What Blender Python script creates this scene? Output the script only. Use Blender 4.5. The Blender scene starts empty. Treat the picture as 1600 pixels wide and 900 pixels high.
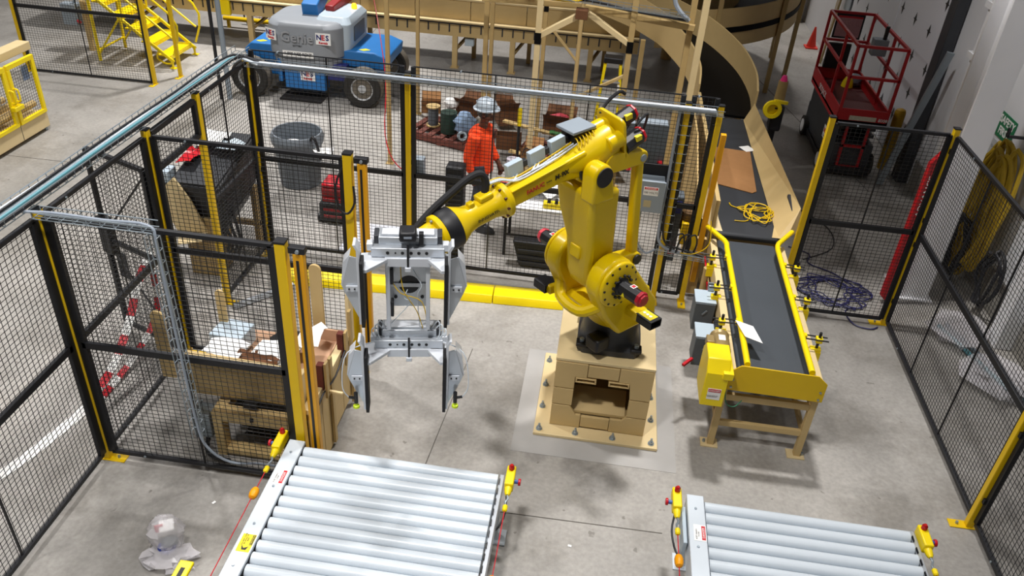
import bpy, math, random
from mathutils import Matrix, Vector
R = math.radians
random.seed(7)
scene = bpy.context.scene
COL = scene.collection

# ------------------------------------------------------------------ camera
def camera_matrix(loc, yaw, pitch, roll):
    yaw, pitch, roll = R(yaw), R(pitch), R(roll)
    fwd = Vector((math.sin(yaw)*math.cos(pitch), math.cos(yaw)*math.cos(pitch), -math.sin(pitch)))
    right = Vector((math.cos(yaw), -math.sin(yaw), 0)); up = right.cross(fwd)
    r2 = math.cos(roll)*right + math.sin(roll)*up
    u2 = -math.sin(roll)*right + math.cos(roll)*up
    m = Matrix((r2, u2, -fwd)).transposed().to_4x4(); m.translation = loc
    return m
cam = bpy.data.cameras.new('camera'); cam.sensor_width = 36; cam.lens = 1265.8/1600*36
cam.clip_end = 200
cam_o = bpy.data.objects.new('camera', cam); COL.objects.link(cam_o)
cam_o.matrix_world = camera_matrix((0, 0, 5.3), -5.43, 33.185, 4.136)
scene.camera = cam_o

# ------------------------------------------------------------------ world, lights, exposure
w = bpy.data.worlds.new('hall_ambient'); scene.world = w; w.use_nodes = True
bg = w.node_tree.nodes['Background']
bg.inputs[0].default_value = (1.0, .97, .93, 1); bg.inputs[1].default_value = .045
def high_bay(x, y, z, power, size=(.7, .45), col=(1, .972, .95)):
    l = bpy.data.lights.new('high_bay_lamp', 'AREA'); l.shape = 'RECTANGLE'
    l.size, l.size_y = size; l.energy = power; l.color = col; l.spread = R(118)
    o = bpy.data.objects.new('high_bay_lamp', l); COL.objects.link(o); o.location = (x, y, z)
for x, y, p in ((1.0, 8.3, 300), (-1.8, 2.2, 235), (3.6, 1.0, 45), (-6.0, 8.3, 295), (-6.5, .5, 235), (-6.3, 16.2, 540), (-14, 12, 220), (3.6, 21.2, 170)):
    high_bay(x, y, 9.0, p)
vs = scene.view_settings
vs.view_transform = 'Standard'; vs.look = 'None'; vs.gamma = 1; vs.use_curve_mapping = False
vs.exposure = 0.0

# ------------------------------------------------------------------ materials
def lin(h):
    h = h.lstrip('#'); c = [int(h[i:i+2], 16)/255 for i in (0, 2, 4)]
    return tuple(((v+.055)/1.055)**2.4 if v > .04045 else v/12.92 for v in c) + (1,)
MATS = {}
def mat(name, hexc, rough=.5, metal=0, var=.12, scale=6, bump=0, bscale=60, spec=.5, alpha=1, emit=0, trans=0, coat=0):
    if name in MATS: return MATS[name]
    m = bpy.data.materials.new(name); m.use_nodes = True; nt = m.node_tree; b = nt.nodes['Principled BSDF']
    b.inputs['Roughness'].default_value = rough; b.inputs['Metallic'].default_value = metal
    b.inputs['Specular IOR Level'].default_value = spec
    c = lin(hexc)
    tc = nt.nodes.new('ShaderNodeTexCoord')
    n = nt.nodes.new('ShaderNodeTexNoise'); n.inputs['Scale'].default_value = scale; n.inputs['Detail'].default_value = 4
    nt.links.new(tc.outputs['Object'], n.inputs['Vector'])
    r = nt.nodes.new('ShaderNodeMix'); r.data_type = 'RGBA'
    r.inputs[6].default_value = tuple(max(0, v*(1-var)) for v in c[:3])+(1,)
    r.inputs[7].default_value = tuple(min(1, v*(1+var)) for v in c[:3])+(1,)
    nt.links.new(n.outputs['Fac'], r.inputs[0]); nt.links.new(r.outputs[2], b.inputs['Base Color'])
    if bump:
        n2 = nt.nodes.new('ShaderNodeTexNoise'); n2.inputs['Scale'].default_value = bscale
        nt.links.new(tc.outputs['Object'], n2.inputs['Vector'])
        bp = nt.nodes.new('ShaderNodeBump'); bp.inputs['Strength'].default_value = bump; bp.inputs['Distance'].default_value = .02
        nt.links.new(n2.outputs['Fac'], bp.inputs['Height']); nt.links.new(bp.outputs[0], b.inputs['Normal'])
    if coat: b.inputs['Coat Weight'].default_value = coat; b.inputs['Coat Roughness'].default_value = .15
    if alpha < 1: b.inputs['Alpha'].default_value = alpha
    if trans: b.inputs['Transmission Weight'].default_value = trans
    if emit:
        b.inputs['Emission Color'].default_value = c; b.inputs['Emission Strength'].default_value = emit
    MATS[name] = m
    return m
robot_y = mat('robot_yellow_paint', 'DDBD00', .36, var=.04, coat=.1, spec=.35)
safety_y = mat('safety_yellow_paint', 'E4BC00', .45, var=.07)
bright_y = mat('bright_yellow_paint', 'F5D900', .4, var=.05)
plate_y = mat('plate_yellow_paint', 'E3BC00', .45, var=.05)
black = mat('black_paint', '14151A', .5, var=.3)
blackrub = mat('black_rubber', '18181B', .75, var=.25, bump=.1)
darkgrey = mat('dark_grey_metal', '34363B', .45, var=.2)
wire = mat('black_wire', '101114', .45, var=.1)
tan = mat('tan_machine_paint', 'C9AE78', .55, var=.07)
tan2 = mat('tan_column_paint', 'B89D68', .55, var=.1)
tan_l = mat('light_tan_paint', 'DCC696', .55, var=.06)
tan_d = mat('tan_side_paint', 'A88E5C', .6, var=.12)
card = mat('brown_cardboard', '9A6E42', .85, var=.12, scale=10)
card_d = mat('dark_cardboard', '6A4428', .85, var=.15, scale=10)
wood = mat('raw_pine_wood', 'C9AC74', .7, var=.15, scale=14)
wood_r = mat('reddish_pallet_wood', '6E3B30', .75, var=.2, scale=10)
galv = mat('galvanized_steel', '9FAAB2', .35, metal=.6, var=.1)
roller_m = mat('grey_roller_enamel', 'CDD6DE', .34, var=.04)
alu = mat('machined_aluminium', 'C3C9D0', .34, metal=.55, var=.06)
alu_p = mat('painted_aluminium', 'D6DBE2', .4, metal=.2, var=.04)
boxgrey = mat('enclosure_grey', '8E99A3', .45, var=.05)
boxgrey_l = mat('enclosure_light_grey', 'B4C3CE', .4, var=.04)
boxgrey_d = mat('enclosure_dark_grey', '5A6269', .5, var=.08)
red = mat('red_paint', 'B3141C', .4, var=.08)
red_d = mat('deep_red_paint', '8E1418', .45, var=.12)
red_g = mat('gloss_red_plastic', 'C01826', .3, var=.05)
pinkred = mat('pink_red_cap', 'C8404E', .4, var=.08)
white = mat('white_paper', 'F0F0EE', .8, var=.03)
white_p = mat('white_paint', 'E6E6E8', .6, var=.05)
beltm = mat('belt_rubber', '3E444B', .7, var=.1, scale=2, bump=.05)
beltm2 = mat('dark_belt_rubber', '2C2F34', .7, var=.12, scale=2)
chute_f = mat('black_chute_floor', '08080A', .5, var=.2, spec=.15)
blue_m = mat('machine_blue_paint', '1E6FB4', .45, var=.1)
lift_g = mat('lift_grey_plastic', '8B9096', .5, var=.08, scale=3)
tire = mat('grey_black_tire', '2A2825', .85, var=.2, bump=.2)
tread = mat('dusty_tire_tread', '6A6358', .9, var=.2, bump=.3)
rim = mat('grey_wheel_rim', 'B4B6B8', .5, var=.15)
orange = mat('orange_float', 'F2A000', .4, var=.05)
shirt_m = mat('orange_high_visibility_cloth', 'FF4A12', .8, var=.1)
trouser_m = mat('dark_grey_trouser_cloth', '3A3C46', .85, var=.15)
skin_m = mat('brown_skin', '6B4130', .6, var=.08)
hat_m = mat('grey_hard_hat', 'A9B4BE', .35, var=.05)
plastic = mat('clear_plastic_film', 'E9E6EA', .25, var=.05, alpha=.38)
teal = mat('teal_cable', '5E98A4', .5, var=.05)
cable_g = mat('grey_cable', '97A1AE', .5, var=.1)
cable_w = mat('white_cable', 'CDD6DE', .5, var=.05)
cable_b = mat('black_cable', '1C1D22', .5, var=.1)
cable_y = mat('yellow_cable', 'D9B400', .5, var=.1)
cable_blue = mat('dark_blue_cable', '24245A', .5, var=.1)
hose_y = mat('yellow_hose', 'B8981F', .55, var=.15)
brown_b = mat('brown_brush_bristle', '6B3328', .9, var=.2, bump=.5, bscale=200)
green_s = mat('sign_green', '1E7A50', .5, var=.03)
navy = mat('print_navy', '232A6E', .5, var=.02)
pr_red = mat('print_red', 'C8202E', .5, var=.02)
pr_blk = mat('print_black', '191919', .5, var=.02)
pr_wht = mat('print_white', 'F2F2F0', .5, var=.02)
label_y = mat('label_yellow', 'E8D51E', .5, var=.03)
green_d = mat('dark_green_spool', '17352B', .6, var=.15)
motor_t = mat('motor_bronze_paint', 'A08A5C', .4, metal=.3, var=.08)
conc_dk = mat('black_grating', '1D1B1B', .7, var=.2)
fluo = mat('fluorescent_pink_plastic', 'FF2F8E', .5, var=.05)
trash_m = mat('grey_bin_plastic', '6C747C', .55, var=.08)
lamp_lit = mat('red_lamp_lens', 'B21A1A', .25, var=.05)
fan_o = mat('rusty_fan_guard', '7A4A38', .6, var=.15)

# ------------------------------------------------------------------ mesh helpers
class MB:
    """collects shapes (in world space, or in the frame X) for ONE mesh object"""
    def __init__(self, X=None): self.v = []; self.f = []; self.X = X
    def add(self, vs, fs):
        n = len(self.v)
        for p in vs:
            p = Vector(p); self.v.append(self.X @ p if self.X else p)
        self.f += [tuple(i+n for i in f) for f in fs]
        return self
    def box(self, x0, x1, y0, y1, z0, z1):
        return self.add([(x, y, z) for x in (x0, x1) for y in (y0, y1) for z in (z0, z1)],
                        [(0, 1, 3, 2), (4, 6, 7, 5), (0, 4, 5, 1), (2, 3, 7, 6), (0, 2, 6, 4), (1, 5, 7, 3)])
    def cbox(self, c, sx, sy, sz, rz=0, rx=0, ry=0):
        m = Matrix.Translation(c) @ Matrix.Rotation(rz, 4, 'Z') @ Matrix.Rotation(ry, 4, 'Y') @ Matrix.Rotation(rx, 4, 'X')
        return self.add([m @ Vector((x*sx/2, y*sy/2, z*sz/2)) for x in (-1, 1) for y in (-1, 1) for z in (-1, 1)],
                        [(0, 1, 3, 2), (4, 6, 7, 5), (0, 4, 5, 1), (2, 3, 7, 6), (0, 2, 6, 4), (1, 5, 7, 3)])
    def bar(self, p, q, w, h=None, up=(0, 0, 1), caps=True):
        """square-section bar; h is the size along up"""
        h = w if h is None else h
        p, q = Vector(p), Vector(q); d = (q-p).normalized(); u = Vector(up)
        if abs(d.dot(u)) > .98: u = Vector((0, 1, 0))
        s = d.cross(u).normalized()*w/2; u = s.cross(d).normalized()*h/2
        vs = [a+b for a in (p, q) for b in (-s-u, s-u, s+u, -s+u)]
        fs = [(0, 1, 5, 4), (1, 2, 6, 5), (2, 3, 7, 6), (3, 0, 4, 7)]
        if caps: fs += [(3, 2, 1, 0), (4, 5, 6, 7)]
        return self.add(vs, fs)
    def cyl(self, p, q, r0, r1=None, n=16, caps=True):
        r1 = r0 if r1 is None else r1
        p, q = Vector(p), Vector(q); d = (q-p).normalized()
        s = d.orthogonal().normalized(); u = d.cross(s)
        vs = [c + (s*math.cos(2*math.pi*i/n)+u*math.sin(2*math.pi*i/n))*r for c, r in ((p, r0), (q, r1)) for i in range(n)]
        fs = [(i, (i+1) % n, n+(i+1) % n, n+i) for i in range(n)]
        if caps: fs += [tuple(range(n-1, -1, -1)), tuple(range(n, 2*n))]
        return self.add(vs, fs)
    def lathe(self, c, axis, prof, n=24, caps=True):
        """profile [(distance along axis, radius)]"""
        c, d = Vector(c), Vector(axis).normalized(); s = d.orthogonal().normalized(); u = d.cross(s)
        vs = []; fs = []
        for h, r in prof:
            vs += [c+d*h+(s*math.cos(2*math.pi*i/n)+u*math.sin(2*math.pi*i/n))*r for i in range(n)]
        for k in range(len(prof)-1):
            fs += [(k*n+i, k*n+(i+1) % n, (k+1)*n+(i+1) % n, (k+1)*n+i) for i in range(n)]
        if caps:
            fs += [tuple(range(n-1, -1, -1)), tuple(range((len(prof)-1)*n, len(prof)*n))]
        return self.add(vs, fs)
    def tube(self, pts, r, n=8, smooth=0, closed=False):
        pts = [Vector(p) for p in pts]
        if smooth: pts = spline(pts, smooth)
        vs = []; fs = []; m = len(pts); prev = None
        for i, p in enumerate(pts):
            d = (pts[min(i+1, m-1)]-pts[max(i-1, 0)])
            d = d.normalized() if d.length > 1e-9 else Vector((0, 0, 1))
            s = d.orthogonal().normalized() if prev is None else (prev-d*prev.dot(d)).normalized()
            prev = s; u = d.cross(s); rr = r[i] if isinstance(r, (list, tuple)) else r
            vs += [p+(s*math.cos(2*math.pi*k/n)+u*math.sin(2*math.pi*k/n))*rr for k in range(n)]
        for i in range(m-1):
            fs += [(i*n+k, i*n+(k+1) % n, (i+1)*n+(k+1) % n, (i+1)*n+k) for k in range(n)]
        fs += [tuple(range(n-1, -1, -1)), tuple(range((m-1)*n, m*n))]
        return self.add(vs, fs)
    def prism(self, poly, o, ax, ay, h):
        """polygon in the plane (o, ax, ay), extruded by the vector h"""
        o, ax, ay, h = Vector(o), Vector(ax), Vector(ay), Vector(h)
        a = [o+ax*x+ay*y for x, y in poly]; n = len(a)
        area = sum(poly[i][0]*poly[(i+1) % n][1]-poly[(i+1) % n][0]*poly[i][1] for i in range(n))
        flip = (ax.cross(ay).dot(h) > 0) != (area > 0)
        b = [p+h for p in a]
        fs = [tuple(range(n-1, -1, -1)), tuple(range(n, 2*n))]+[(i, (i+1) % n, n+(i+1) % n, n+i) for i in range(n)]
        if flip: fs = [f[::-1] for f in fs]
        return self.add(a+b, fs)
    def loft(self, rings, caps=True):
        n = len(rings[0]); vs = [p for r in rings for p in r]; fs = []
        for k in range(len(rings)-1):
            fs += [(k*n+i, k*n+(i+1) % n, (k+1)*n+(i+1) % n, (k+1)*n+i) for i in range(n)]
        if caps: fs += [tuple(range(n-1, -1, -1)), tuple(range((len(rings)-1)*n, len(rings)*n))]
        return self.add(vs, fs)
    def sphere(self, c, r, n=12, m=8, sz=1):
        prof = [(-r*sz*math.cos(math.pi*i/m), max(1e-4, r*math.sin(math.pi*i/m))) for i in range(m+1)]
        return self.lathe(c, (0, 0, 1), prof, n)

def spline(p, k):
    out = []
    for i in range(len(p)-1):
        a, b, c, d = p[max(i-1, 0)], p[i], p[i+1], p[min(i+2, len(p)-1)]
        for j in range(k):
            t = j/k
            out.append(.5*((2*b)+(c-a)*t+(2*a-5*b+4*c-d)*t*t+(3*b-a-3*c+d)*t**3))
    return out+[p[-1]]
WM = {}
def ob(name, mb, m, parent=None, label=None, cat=None, group=None, kind=None, bevel=0, smooth=35, seg=2):
    """link ONE mesh object, origin at the bottom centre of its bounds; parts are parented in place"""
    me = bpy.data.meshes.new(name)
    xs, ys, zs = zip(*mb.v)
    c = Vector(((min(xs)+max(xs))/2, (min(ys)+max(ys))/2, min(zs)))
    me.from_pydata([v-c for v in mb.v], [], mb.f)
    o = bpy.data.objects.new(name, me); COL.objects.link(o)
    me.materials.append(m)
    if smooth:
        me.shade_smooth(); me.set_sharp_from_angle(angle=R(smooth))
    fin(o, Matrix.Translation(c), parent, label, cat, group, kind)
    if bevel:
        b = o.modifiers.new('bevel', 'BEVEL'); b.width = bevel; b.segments = seg; b.limit_method = 'ANGLE'; b.angle_limit = R(40)
    return o
def fin(o, W, parent=None, label=None, cat=None, group=None, kind=None):
    WM[o] = W
    if parent: o.parent = parent; o.matrix_local = WM[parent].inverted() @ W
    else: o.matrix_local = W
    if label: o['label'] = label
    if cat: o['category'] = cat
    if group: o['group'] = group
    if kind: o['kind'] = kind
def thing(name, label, cat, loc=(0, 0, 0), rz=0, group=None):
    o = bpy.data.objects.new(name, None); COL.objects.link(o); o.empty_display_size = .1
    fin(o, Matrix.Translation(loc) @ Matrix.Rotation(rz, 4, 'Z'), None, label, cat, group)
    return o
def dup(o, off, parent=None, label=None, rotz=0):
    """copy of a thing and of its parts, moved by off"""
    c = o.copy(); COL.objects.link(c)
    p = parent if parent is not None else o.parent
    if o.parent is None or parent is None or parent == o.parent:
        W = Matrix.Translation(off) @ WM[o]
    else: W = Matrix.Translation(off) @ WM[o]
    if rotz: W = Matrix.Translation(off) @ WM[o] @ Matrix.Rotation(rotz, 4, 'Z')
    WM[c] = W
    if p: c.parent = p; c.matrix_local = WM[p].inverted() @ W
    else: c.matrix_local = W
    if label: c['label'] = label
    for ch in list(o.children):
        cc = ch.copy(); COL.objects.link(cc); cc.parent = c; cc.matrix_local = ch.matrix_local.copy()
        WM[cc] = W @ cc.matrix_local
        for g in list(ch.children):
            gg = g.copy(); COL.objects.link(gg); gg.parent = cc; gg.matrix_local = g.matrix_local.copy(); WM[gg] = WM[cc] @ gg.matrix_local
    return c
def frame(o, ax, ay, az):
    m = Matrix((Vector(ax).normalized(), Vector(ay).normalized(), Vector(az).normalized())).transposed().to_4x4()
    m.translation = o
    return m
def lettering(body, size, X, m, parent, name='lettering', depth=.002, align='CENTER', bold=0, shear=0, spacing=1):
    """flat print: text mesh laid on the frame X (x to the right of the text, y up, z out)"""
    cu = bpy.data.curves.new(name, 'FONT'); cu.body = body; cu.size = size; cu.extrude = depth/2; cu.align_x = align; cu.align_y = 'CENTER'
    cu.offset = bold; cu.shear = shear; cu.resolution_u = 2; cu.space_character = spacing
    t = bpy.data.objects.new('tmp', cu); COL.objects.link(t)
    me = bpy.data.meshes.new_from_object(t.evaluated_get(bpy.context.evaluated_depsgraph_get()))
    bpy.data.objects.remove(t)
    me.name = name; me.materials.clear(); me.materials.append(m)
    o = bpy.data.objects.new(name, me); COL.objects.link(o)
    fin(o, X @ Matrix.Translation((0, 0, depth/2)), parent)
    return o
def hull2(pts):
    pts = sorted(set((round(x, 5), round(y, 5)) for x, y in pts))
    def half(ps):
        h = []
        for p in ps:
            while len(h) > 1 and (h[-1][0]-h[-2][0])*(p[1]-h[-2][1])-(h[-1][1]-h[-2][1])*(p[0]-h[-2][0]) <= 0: h.pop()
            h.append(p)
        return h[:-1]
    return half(pts)+half(pts[::-1])
def circ(x, y, r, n=20, a0=0, a1=360):
    return [(x+r*math.cos(R(a0+(a1-a0)*i/n)), y+r*math.sin(R(a0+(a1-a0)*i/n))) for i in range(n)]
def blob(c, rx, ry, rz, seed, n=10, m=7, amp=.25):
    """crumpled lump for bags and film"""
    rnd = random.Random(seed); mb = MB(); rings = []
    for i in range(m+1):
        th = math.pi*i/m; ring = []
        for k in range(n):
            ph = 2*math.pi*k/n; f = 1+amp*(rnd.random()*2-1)
            s = max(.03, math.sin(th))
            ring.append((c[0]+rx*f*s*math.cos(ph), c[1]+ry*f*s*math.sin(ph), max(.003, c[2]-rz*math.cos(th)*(1+amp*.5*(rnd.random()-.5)))))
        rings.append(ring)
    return mb.loft(rings)
# ------------------------------------------------------------------ floor, walls, column
FLC = (-6, 13.5)   # centre of the floor slab = its object origin
def concrete():
    m = bpy.data.materials.new('polished_concrete'); m.use_nodes = True; nt = m.node_tree; b = nt.nodes['Principled BSDF']
    N = lambda t: nt.nodes.new(t)
    tc = N('ShaderNodeTexCoord')
    def noise(sc, det=5, rough=.55):
        n = N('ShaderNodeTexNoise'); n.inputs['Scale'].default_value = sc; n.inputs['Detail'].default_value = det; n.inputs['Roughness'].default_value = rough
        nt.links.new(tc.outputs['Object'], n.inputs['Vector']); return n
    def ramp(src, a, ca, c, cb):
        r = N('ShaderNodeValToRGB'); r.color_ramp.elements[0].position = a; r.color_ramp.elements[1].position = c
        r.color_ramp.elements[0].color = ca; r.color_ramp.elements[1].color = cb
        nt.links.new(src, r.inputs[0]); return r
    base = ramp(noise(.45, 6, .6).outputs['Fac'], .3, lin('8F8C87'), .68, lin('B5B1AB'))
    fine = ramp(noise(26, 3).outputs['Fac'], .3, (.86, .86, .86, 1), .7, (1.06, 1.06, 1.06, 1))
    stain = ramp(noise(1.3, 7, .65).outputs['Fac'], .36, (.78, .77, .75, 1), .52, (1, 1, 1, 1))
    spots = ramp(noise(9, 2).outputs['Fac'], .24, (.6, .59, .57, 1), .29, (1, 1, 1, 1))
    prev = base.outputs[0]
    for k in (fine, stain, spots):
        mx = N('ShaderNodeMix'); mx.data_type = 'RGBA'; mx.blend_type = 'MULTIPLY'; mx.inputs[0].default_value = 1
        nt.links.new(prev, mx.inputs[6]); nt.links.new(k.outputs[0], mx.inputs[7]); prev = mx.outputs[2]
    # dried spill stains, ragged edged; the patch under the gripper paints its shadow
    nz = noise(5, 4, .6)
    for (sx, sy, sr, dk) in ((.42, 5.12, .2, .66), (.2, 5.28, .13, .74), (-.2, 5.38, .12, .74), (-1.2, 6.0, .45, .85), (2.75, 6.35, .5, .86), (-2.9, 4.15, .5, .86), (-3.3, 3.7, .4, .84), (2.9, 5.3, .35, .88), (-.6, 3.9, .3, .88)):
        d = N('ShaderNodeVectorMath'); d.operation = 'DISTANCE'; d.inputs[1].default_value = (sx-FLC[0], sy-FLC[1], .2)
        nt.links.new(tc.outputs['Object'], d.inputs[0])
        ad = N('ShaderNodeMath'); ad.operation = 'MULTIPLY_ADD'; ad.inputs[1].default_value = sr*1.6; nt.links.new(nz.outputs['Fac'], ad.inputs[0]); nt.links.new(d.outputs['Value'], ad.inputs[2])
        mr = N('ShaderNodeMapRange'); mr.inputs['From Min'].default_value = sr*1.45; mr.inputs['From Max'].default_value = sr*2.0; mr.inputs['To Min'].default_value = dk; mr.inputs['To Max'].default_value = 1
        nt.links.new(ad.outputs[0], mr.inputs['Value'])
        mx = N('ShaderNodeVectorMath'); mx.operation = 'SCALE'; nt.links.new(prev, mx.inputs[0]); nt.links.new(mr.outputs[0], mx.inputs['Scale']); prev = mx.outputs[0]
    nt.links.new(prev, b.inputs['Base Color'])
    rr = ramp(noise(1.1).outputs['Fac'], .3, (.36,)*3+(1,), .7, (.62,)*3+(1,))
    nt.links.new(rr.outputs[0], b.inputs['Roughness'])
    b.inputs['Specular IOR Level'].default_value = .4
    return m
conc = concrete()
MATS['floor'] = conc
patch_m = mat('light_grout', 'A9A7A4', .7, var=.16, scale=3)
joint_m = mat('floor_joint_filler', '5E5A54', .8, var=.2)
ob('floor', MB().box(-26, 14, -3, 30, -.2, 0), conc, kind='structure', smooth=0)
ob('floor_patch', MB().box(-.42, 1.09, 5.38, 6.93, -.01, .003), patch_m, kind='structure', smooth=0)
for i, (a, b_, wd) in enumerate((((-1.02, 6.8), (-1.16, 4.75), .008), ((-.7, 4.64), (.95, 4.67), .008), ((-9, 9.9), (-3.95, 9.95), .01), ((-5.2, 18), (-4.9, 9.5), .01), ((2.5, 4.9), (3.2, 4.4), .006), ((1.35, 4.95), (2.0, 4.65), .007), ((4.3, 12), (3.0, 18), .012))):
    ob('trim_%d' % (i+1), MB().bar((*a, .001), (*b_, .001), wd, .003), joint_m, kind='structure', smooth=0)

wall_m = mat('white_wall_panel', 'E0E1E5', .6, var=.06, scale=1.5)
board_m = mat('white_insulation_board', 'EAECF3', .55, var=.04, scale=1.2)
ob('wall_right', MB().box(5.0, 5.25, 4, 22.6, 0, 8), wall_m, kind='structure', smooth=0)
ob('wall_back', MB().box(-26, 5.25, 22.6, 22.85, 0, 8), wall_m, kind='structure', smooth=0)
ob('baseboard_right', MB().box(4.97, 5.0, 4, 12.4, 0, .45), mat('grey_concrete_kerb', '8A8780', .8, var=.15), kind='structure', smooth=0)
ob('added_shade_deck', MB().box(1.55, 2.6, 8.62, 17.6, 5.7, 5.95), darkgrey, kind='structure', smooth=0)  # unseen overhead deck, added to shade the floor at the back right
# insulation boards with printed black diamonds
for k, (y0, y1) in enumerate(((12.95, 15.3), (15.34, 18.2))):
    t = ob('insulation_board', MB().box(4.965, 4.998, y0, y1, .02, 5), board_m, label=('nearer' if k == 0 else 'farther')+' tall white insulation board with black diamond prints on right wall',
           cat='board', group='insulation boards on the wall', smooth=0)
    for r_ in range(9):
        for c_ in range(5):
            y = y0+.3+c_*.75+(.37 if r_ % 2 else 0); z = .6+r_*.5
            if y > y1-.12: continue
            mb = MB().prism([(0, .11), (.05, 0), (0, -.11), (-.05, 0)], (4.964, y, z), (0, 1, 0), (0, 0, 1), (-.002, 0, 0))
            mb.prism([(-.1, .0), (.0, -.02), (.1, .0), (0, .02)], (4.9635, y, z), (0, 1, 0), (0, 0, 1), (-.002, 0, 0))
            ob('diamond_print', mb, pr_blk, t, smooth=0)
# dark steel upright and leaning beams
ob('steel_upright', MB().box(4.82, 4.98, 12.5, 12.78, 0, 7), darkgrey, label='dark steel upright standing between insulation board and white column', cat='upright', bevel=.01)
ob('leaning_channel', MB().bar((4.5, 12.3, .02), (4.8, 12.1, 2.2), .1, .05), galv, label='grey metal channel leaning against the dark upright', cat='channel', bevel=.004)
t = thing('downpipe', 'white and cream pipe duct on the wall behind the white column', 'duct', (4.85, 11.3, 0))
ob('duct', MB().box(4.74, 4.98, 11.05, 11.3, 0, 7), white_p, t, bevel=.01)
ob('side_duct', MB().box(4.78, 4.98, 10.72, 10.98, 0, 7), mat('cream_duct', 'BDB294', .6, var=.1), t, bevel=.01)
for z in (2.35, 3.0, 3.7):
    ob('strap', MB().box(4.72, 4.99, 10.6, 11.4, z, z+.08), white_p, t)
ob('green_label', MB().box(4.735, 4.78, 10.78, 10.92, 1.55, 2.1), green_s, t)
# white H column
t = thing('white_column', 'white painted steel H column behind the right fence corner', 'column', (4.12, 9.15, 0))
cw = mat('white_column_paint', 'ECECEF', .55, var=.06, scale=2)
ob('flange', MB().box(3.96, 4.28, 8.93, 8.965, 0, 7), cw, t, bevel=.004)
ob('flange', MB().box(3.96, 4.28, 9.36, 9.395, 0, 7), cw, t, bevel=.004)
ob('web', MB().box(4.105, 4.135, 8.965, 9.36, 0, 7), cw, t)
ob('base_plate', MB().box(3.9, 4.34, 8.88, 9.45, 0, .025), cw, t, bevel=.004)
# second white pilaster at the right edge
t = thing('white_pilaster', 'white pilaster on the right wall at the picture edge beside the hoses', 'pilaster', (4.88, 8.2, 0))
ob('post', MB().box(4.78, 4.998, 8.05, 8.3, 0, 6), cw, t, bevel=.01)
ob('clamp_bar', MB().bar((4.95, 9.35, 2.75), (4.55, 8.0, 2.75), .05), black, t)
ob('clamp_bar', MB().bar((4.95, 9.35, 2.6), (4.55, 8.0, 2.6), .05), black, t)
ob('clamp_block', MB().box(4.75, 4.97, 9.3, 9.55, 2.5, 2.85), black, t, bevel=.01)
# safety sign
X = frame((4.995, 10.2, 1.84), (0, -1, 0), (0, 0, 1), (-1, 0, 0))
t = ob('safety_sign', MB(X).box(-.24, .24, -.15, .15, 0, .006), green_s, label='green sign with white lettering SAFETY FIRST on the right wall', cat='sign', smooth=0)
lettering('SAFETY\nFIRST', .13, X @ Matrix.Translation((0, .0, .007)), pr_wht, t, bold=.004)
t2 = ob('notice', MB(X).box(-.2, .2, -.5, -.2, 0, .004), mat('grey_notice_paper', 'C6C8CA', .7), label='small pale notice under the green safety sign', cat='notice', smooth=0)
lettering('THINK BEFORE\nYOU ACT\n* * *', .055, X @ Matrix.Translation((0, -.35, .005)), boxgrey, t2)
# hoses hanging on the wall
def coil(name, cy, cz, w, h, x, r, m, label, cat, n=4, seed=0, grp='hoses hung on the wall'):
    rnd = random.Random(seed); pts = []
    for k in range(n):
        ww = w*(1+.14*rnd.uniform(-1, 1)); hh = h*(1+.12*rnd.uniform(-1, 1)); dy = rnd.uniform(-.05, .05)
        for i in range(14):
            a = 2*math.pi*i/14+math.pi/2
            pts.append((x+rnd.uniform(-.03, .03)-k*.02, cy+dy+ww*math.cos(a)*(1+.2*math.sin(a)), cz-(h-hh)*.5+hh*math.sin(a)))
    return ob(name, MB().tube(pts, r, 7, smooth=3), m, label=label, cat=cat, group=grp)
coil('yellow_hose', 9.62, .95, .28, .82, 4.84, .026, hose_y, 'long yellow hose coil hanging on the right wall', 'hose', 6, 1)
coil('yellow_hose', 9.28, 1.1, .22, .72, 4.76, .026, hose_y, 'shorter yellow hose coil hanging beside the long yellow coil', 'hose', 5, 2)
coil('black_hose', 9.5, .5, .22, .38, 4.66, .022, cable_b, 'black hose coil hanging under the yellow hoses', 'hose', 3, 3)
coil('black_hose', 8.75, .5, .18, .35, 4.8, .02, cable_b, 'black cable coil beside the pilaster below the hoses', 'hose', 3, 4)
ob('hose_hook', MB().bar((5.0, 9.4, 2.02), (4.65, 9.4, 2.02), .03).bar((4.65, 9.4, 2.02), (4.65, 9.4, 2.12), .03), darkgrey, label='dark steel hook holding the yellow hoses on the wall', cat='hook')
ob('bent_conduit', MB().tube([(4.9, 10.5, .6), (4.9, 10.3, .25), (4.88, 10.25, .1), (4.86, 9.9, .06)], .018, 8, 3), galv, label='bent grey conduit low on the wall behind the right fence', cat='conduit')
for k, (x, y, s) in enumerate(((4.42, 8.25, 1), (4.55, 7.35, 2))):
    ob('plastic_wrap', blob((x, y, .1), .3, .35, .1, s, amp=.4), plastic, label=('larger' if k == 0 else 'smaller')+' heap of clear plastic wrap on the floor below the hoses', cat='plastic', group='plastic wrap heaps')
ob('teal_pipe', MB().tube([(4.25, 8.35, .03), (4.75, 7.0, .03)], .025, 8), teal, label='teal pipe lying on the floor outside the right fence', cat='pipe')
ob('teal_pipe', MB().tube([(4.35, 8.4, .03), (4.85, 7.0, .03)], .025, 8), galv, label='grey pipe lying beside the teal pipe outside the right fence', cat='pipe')
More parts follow.
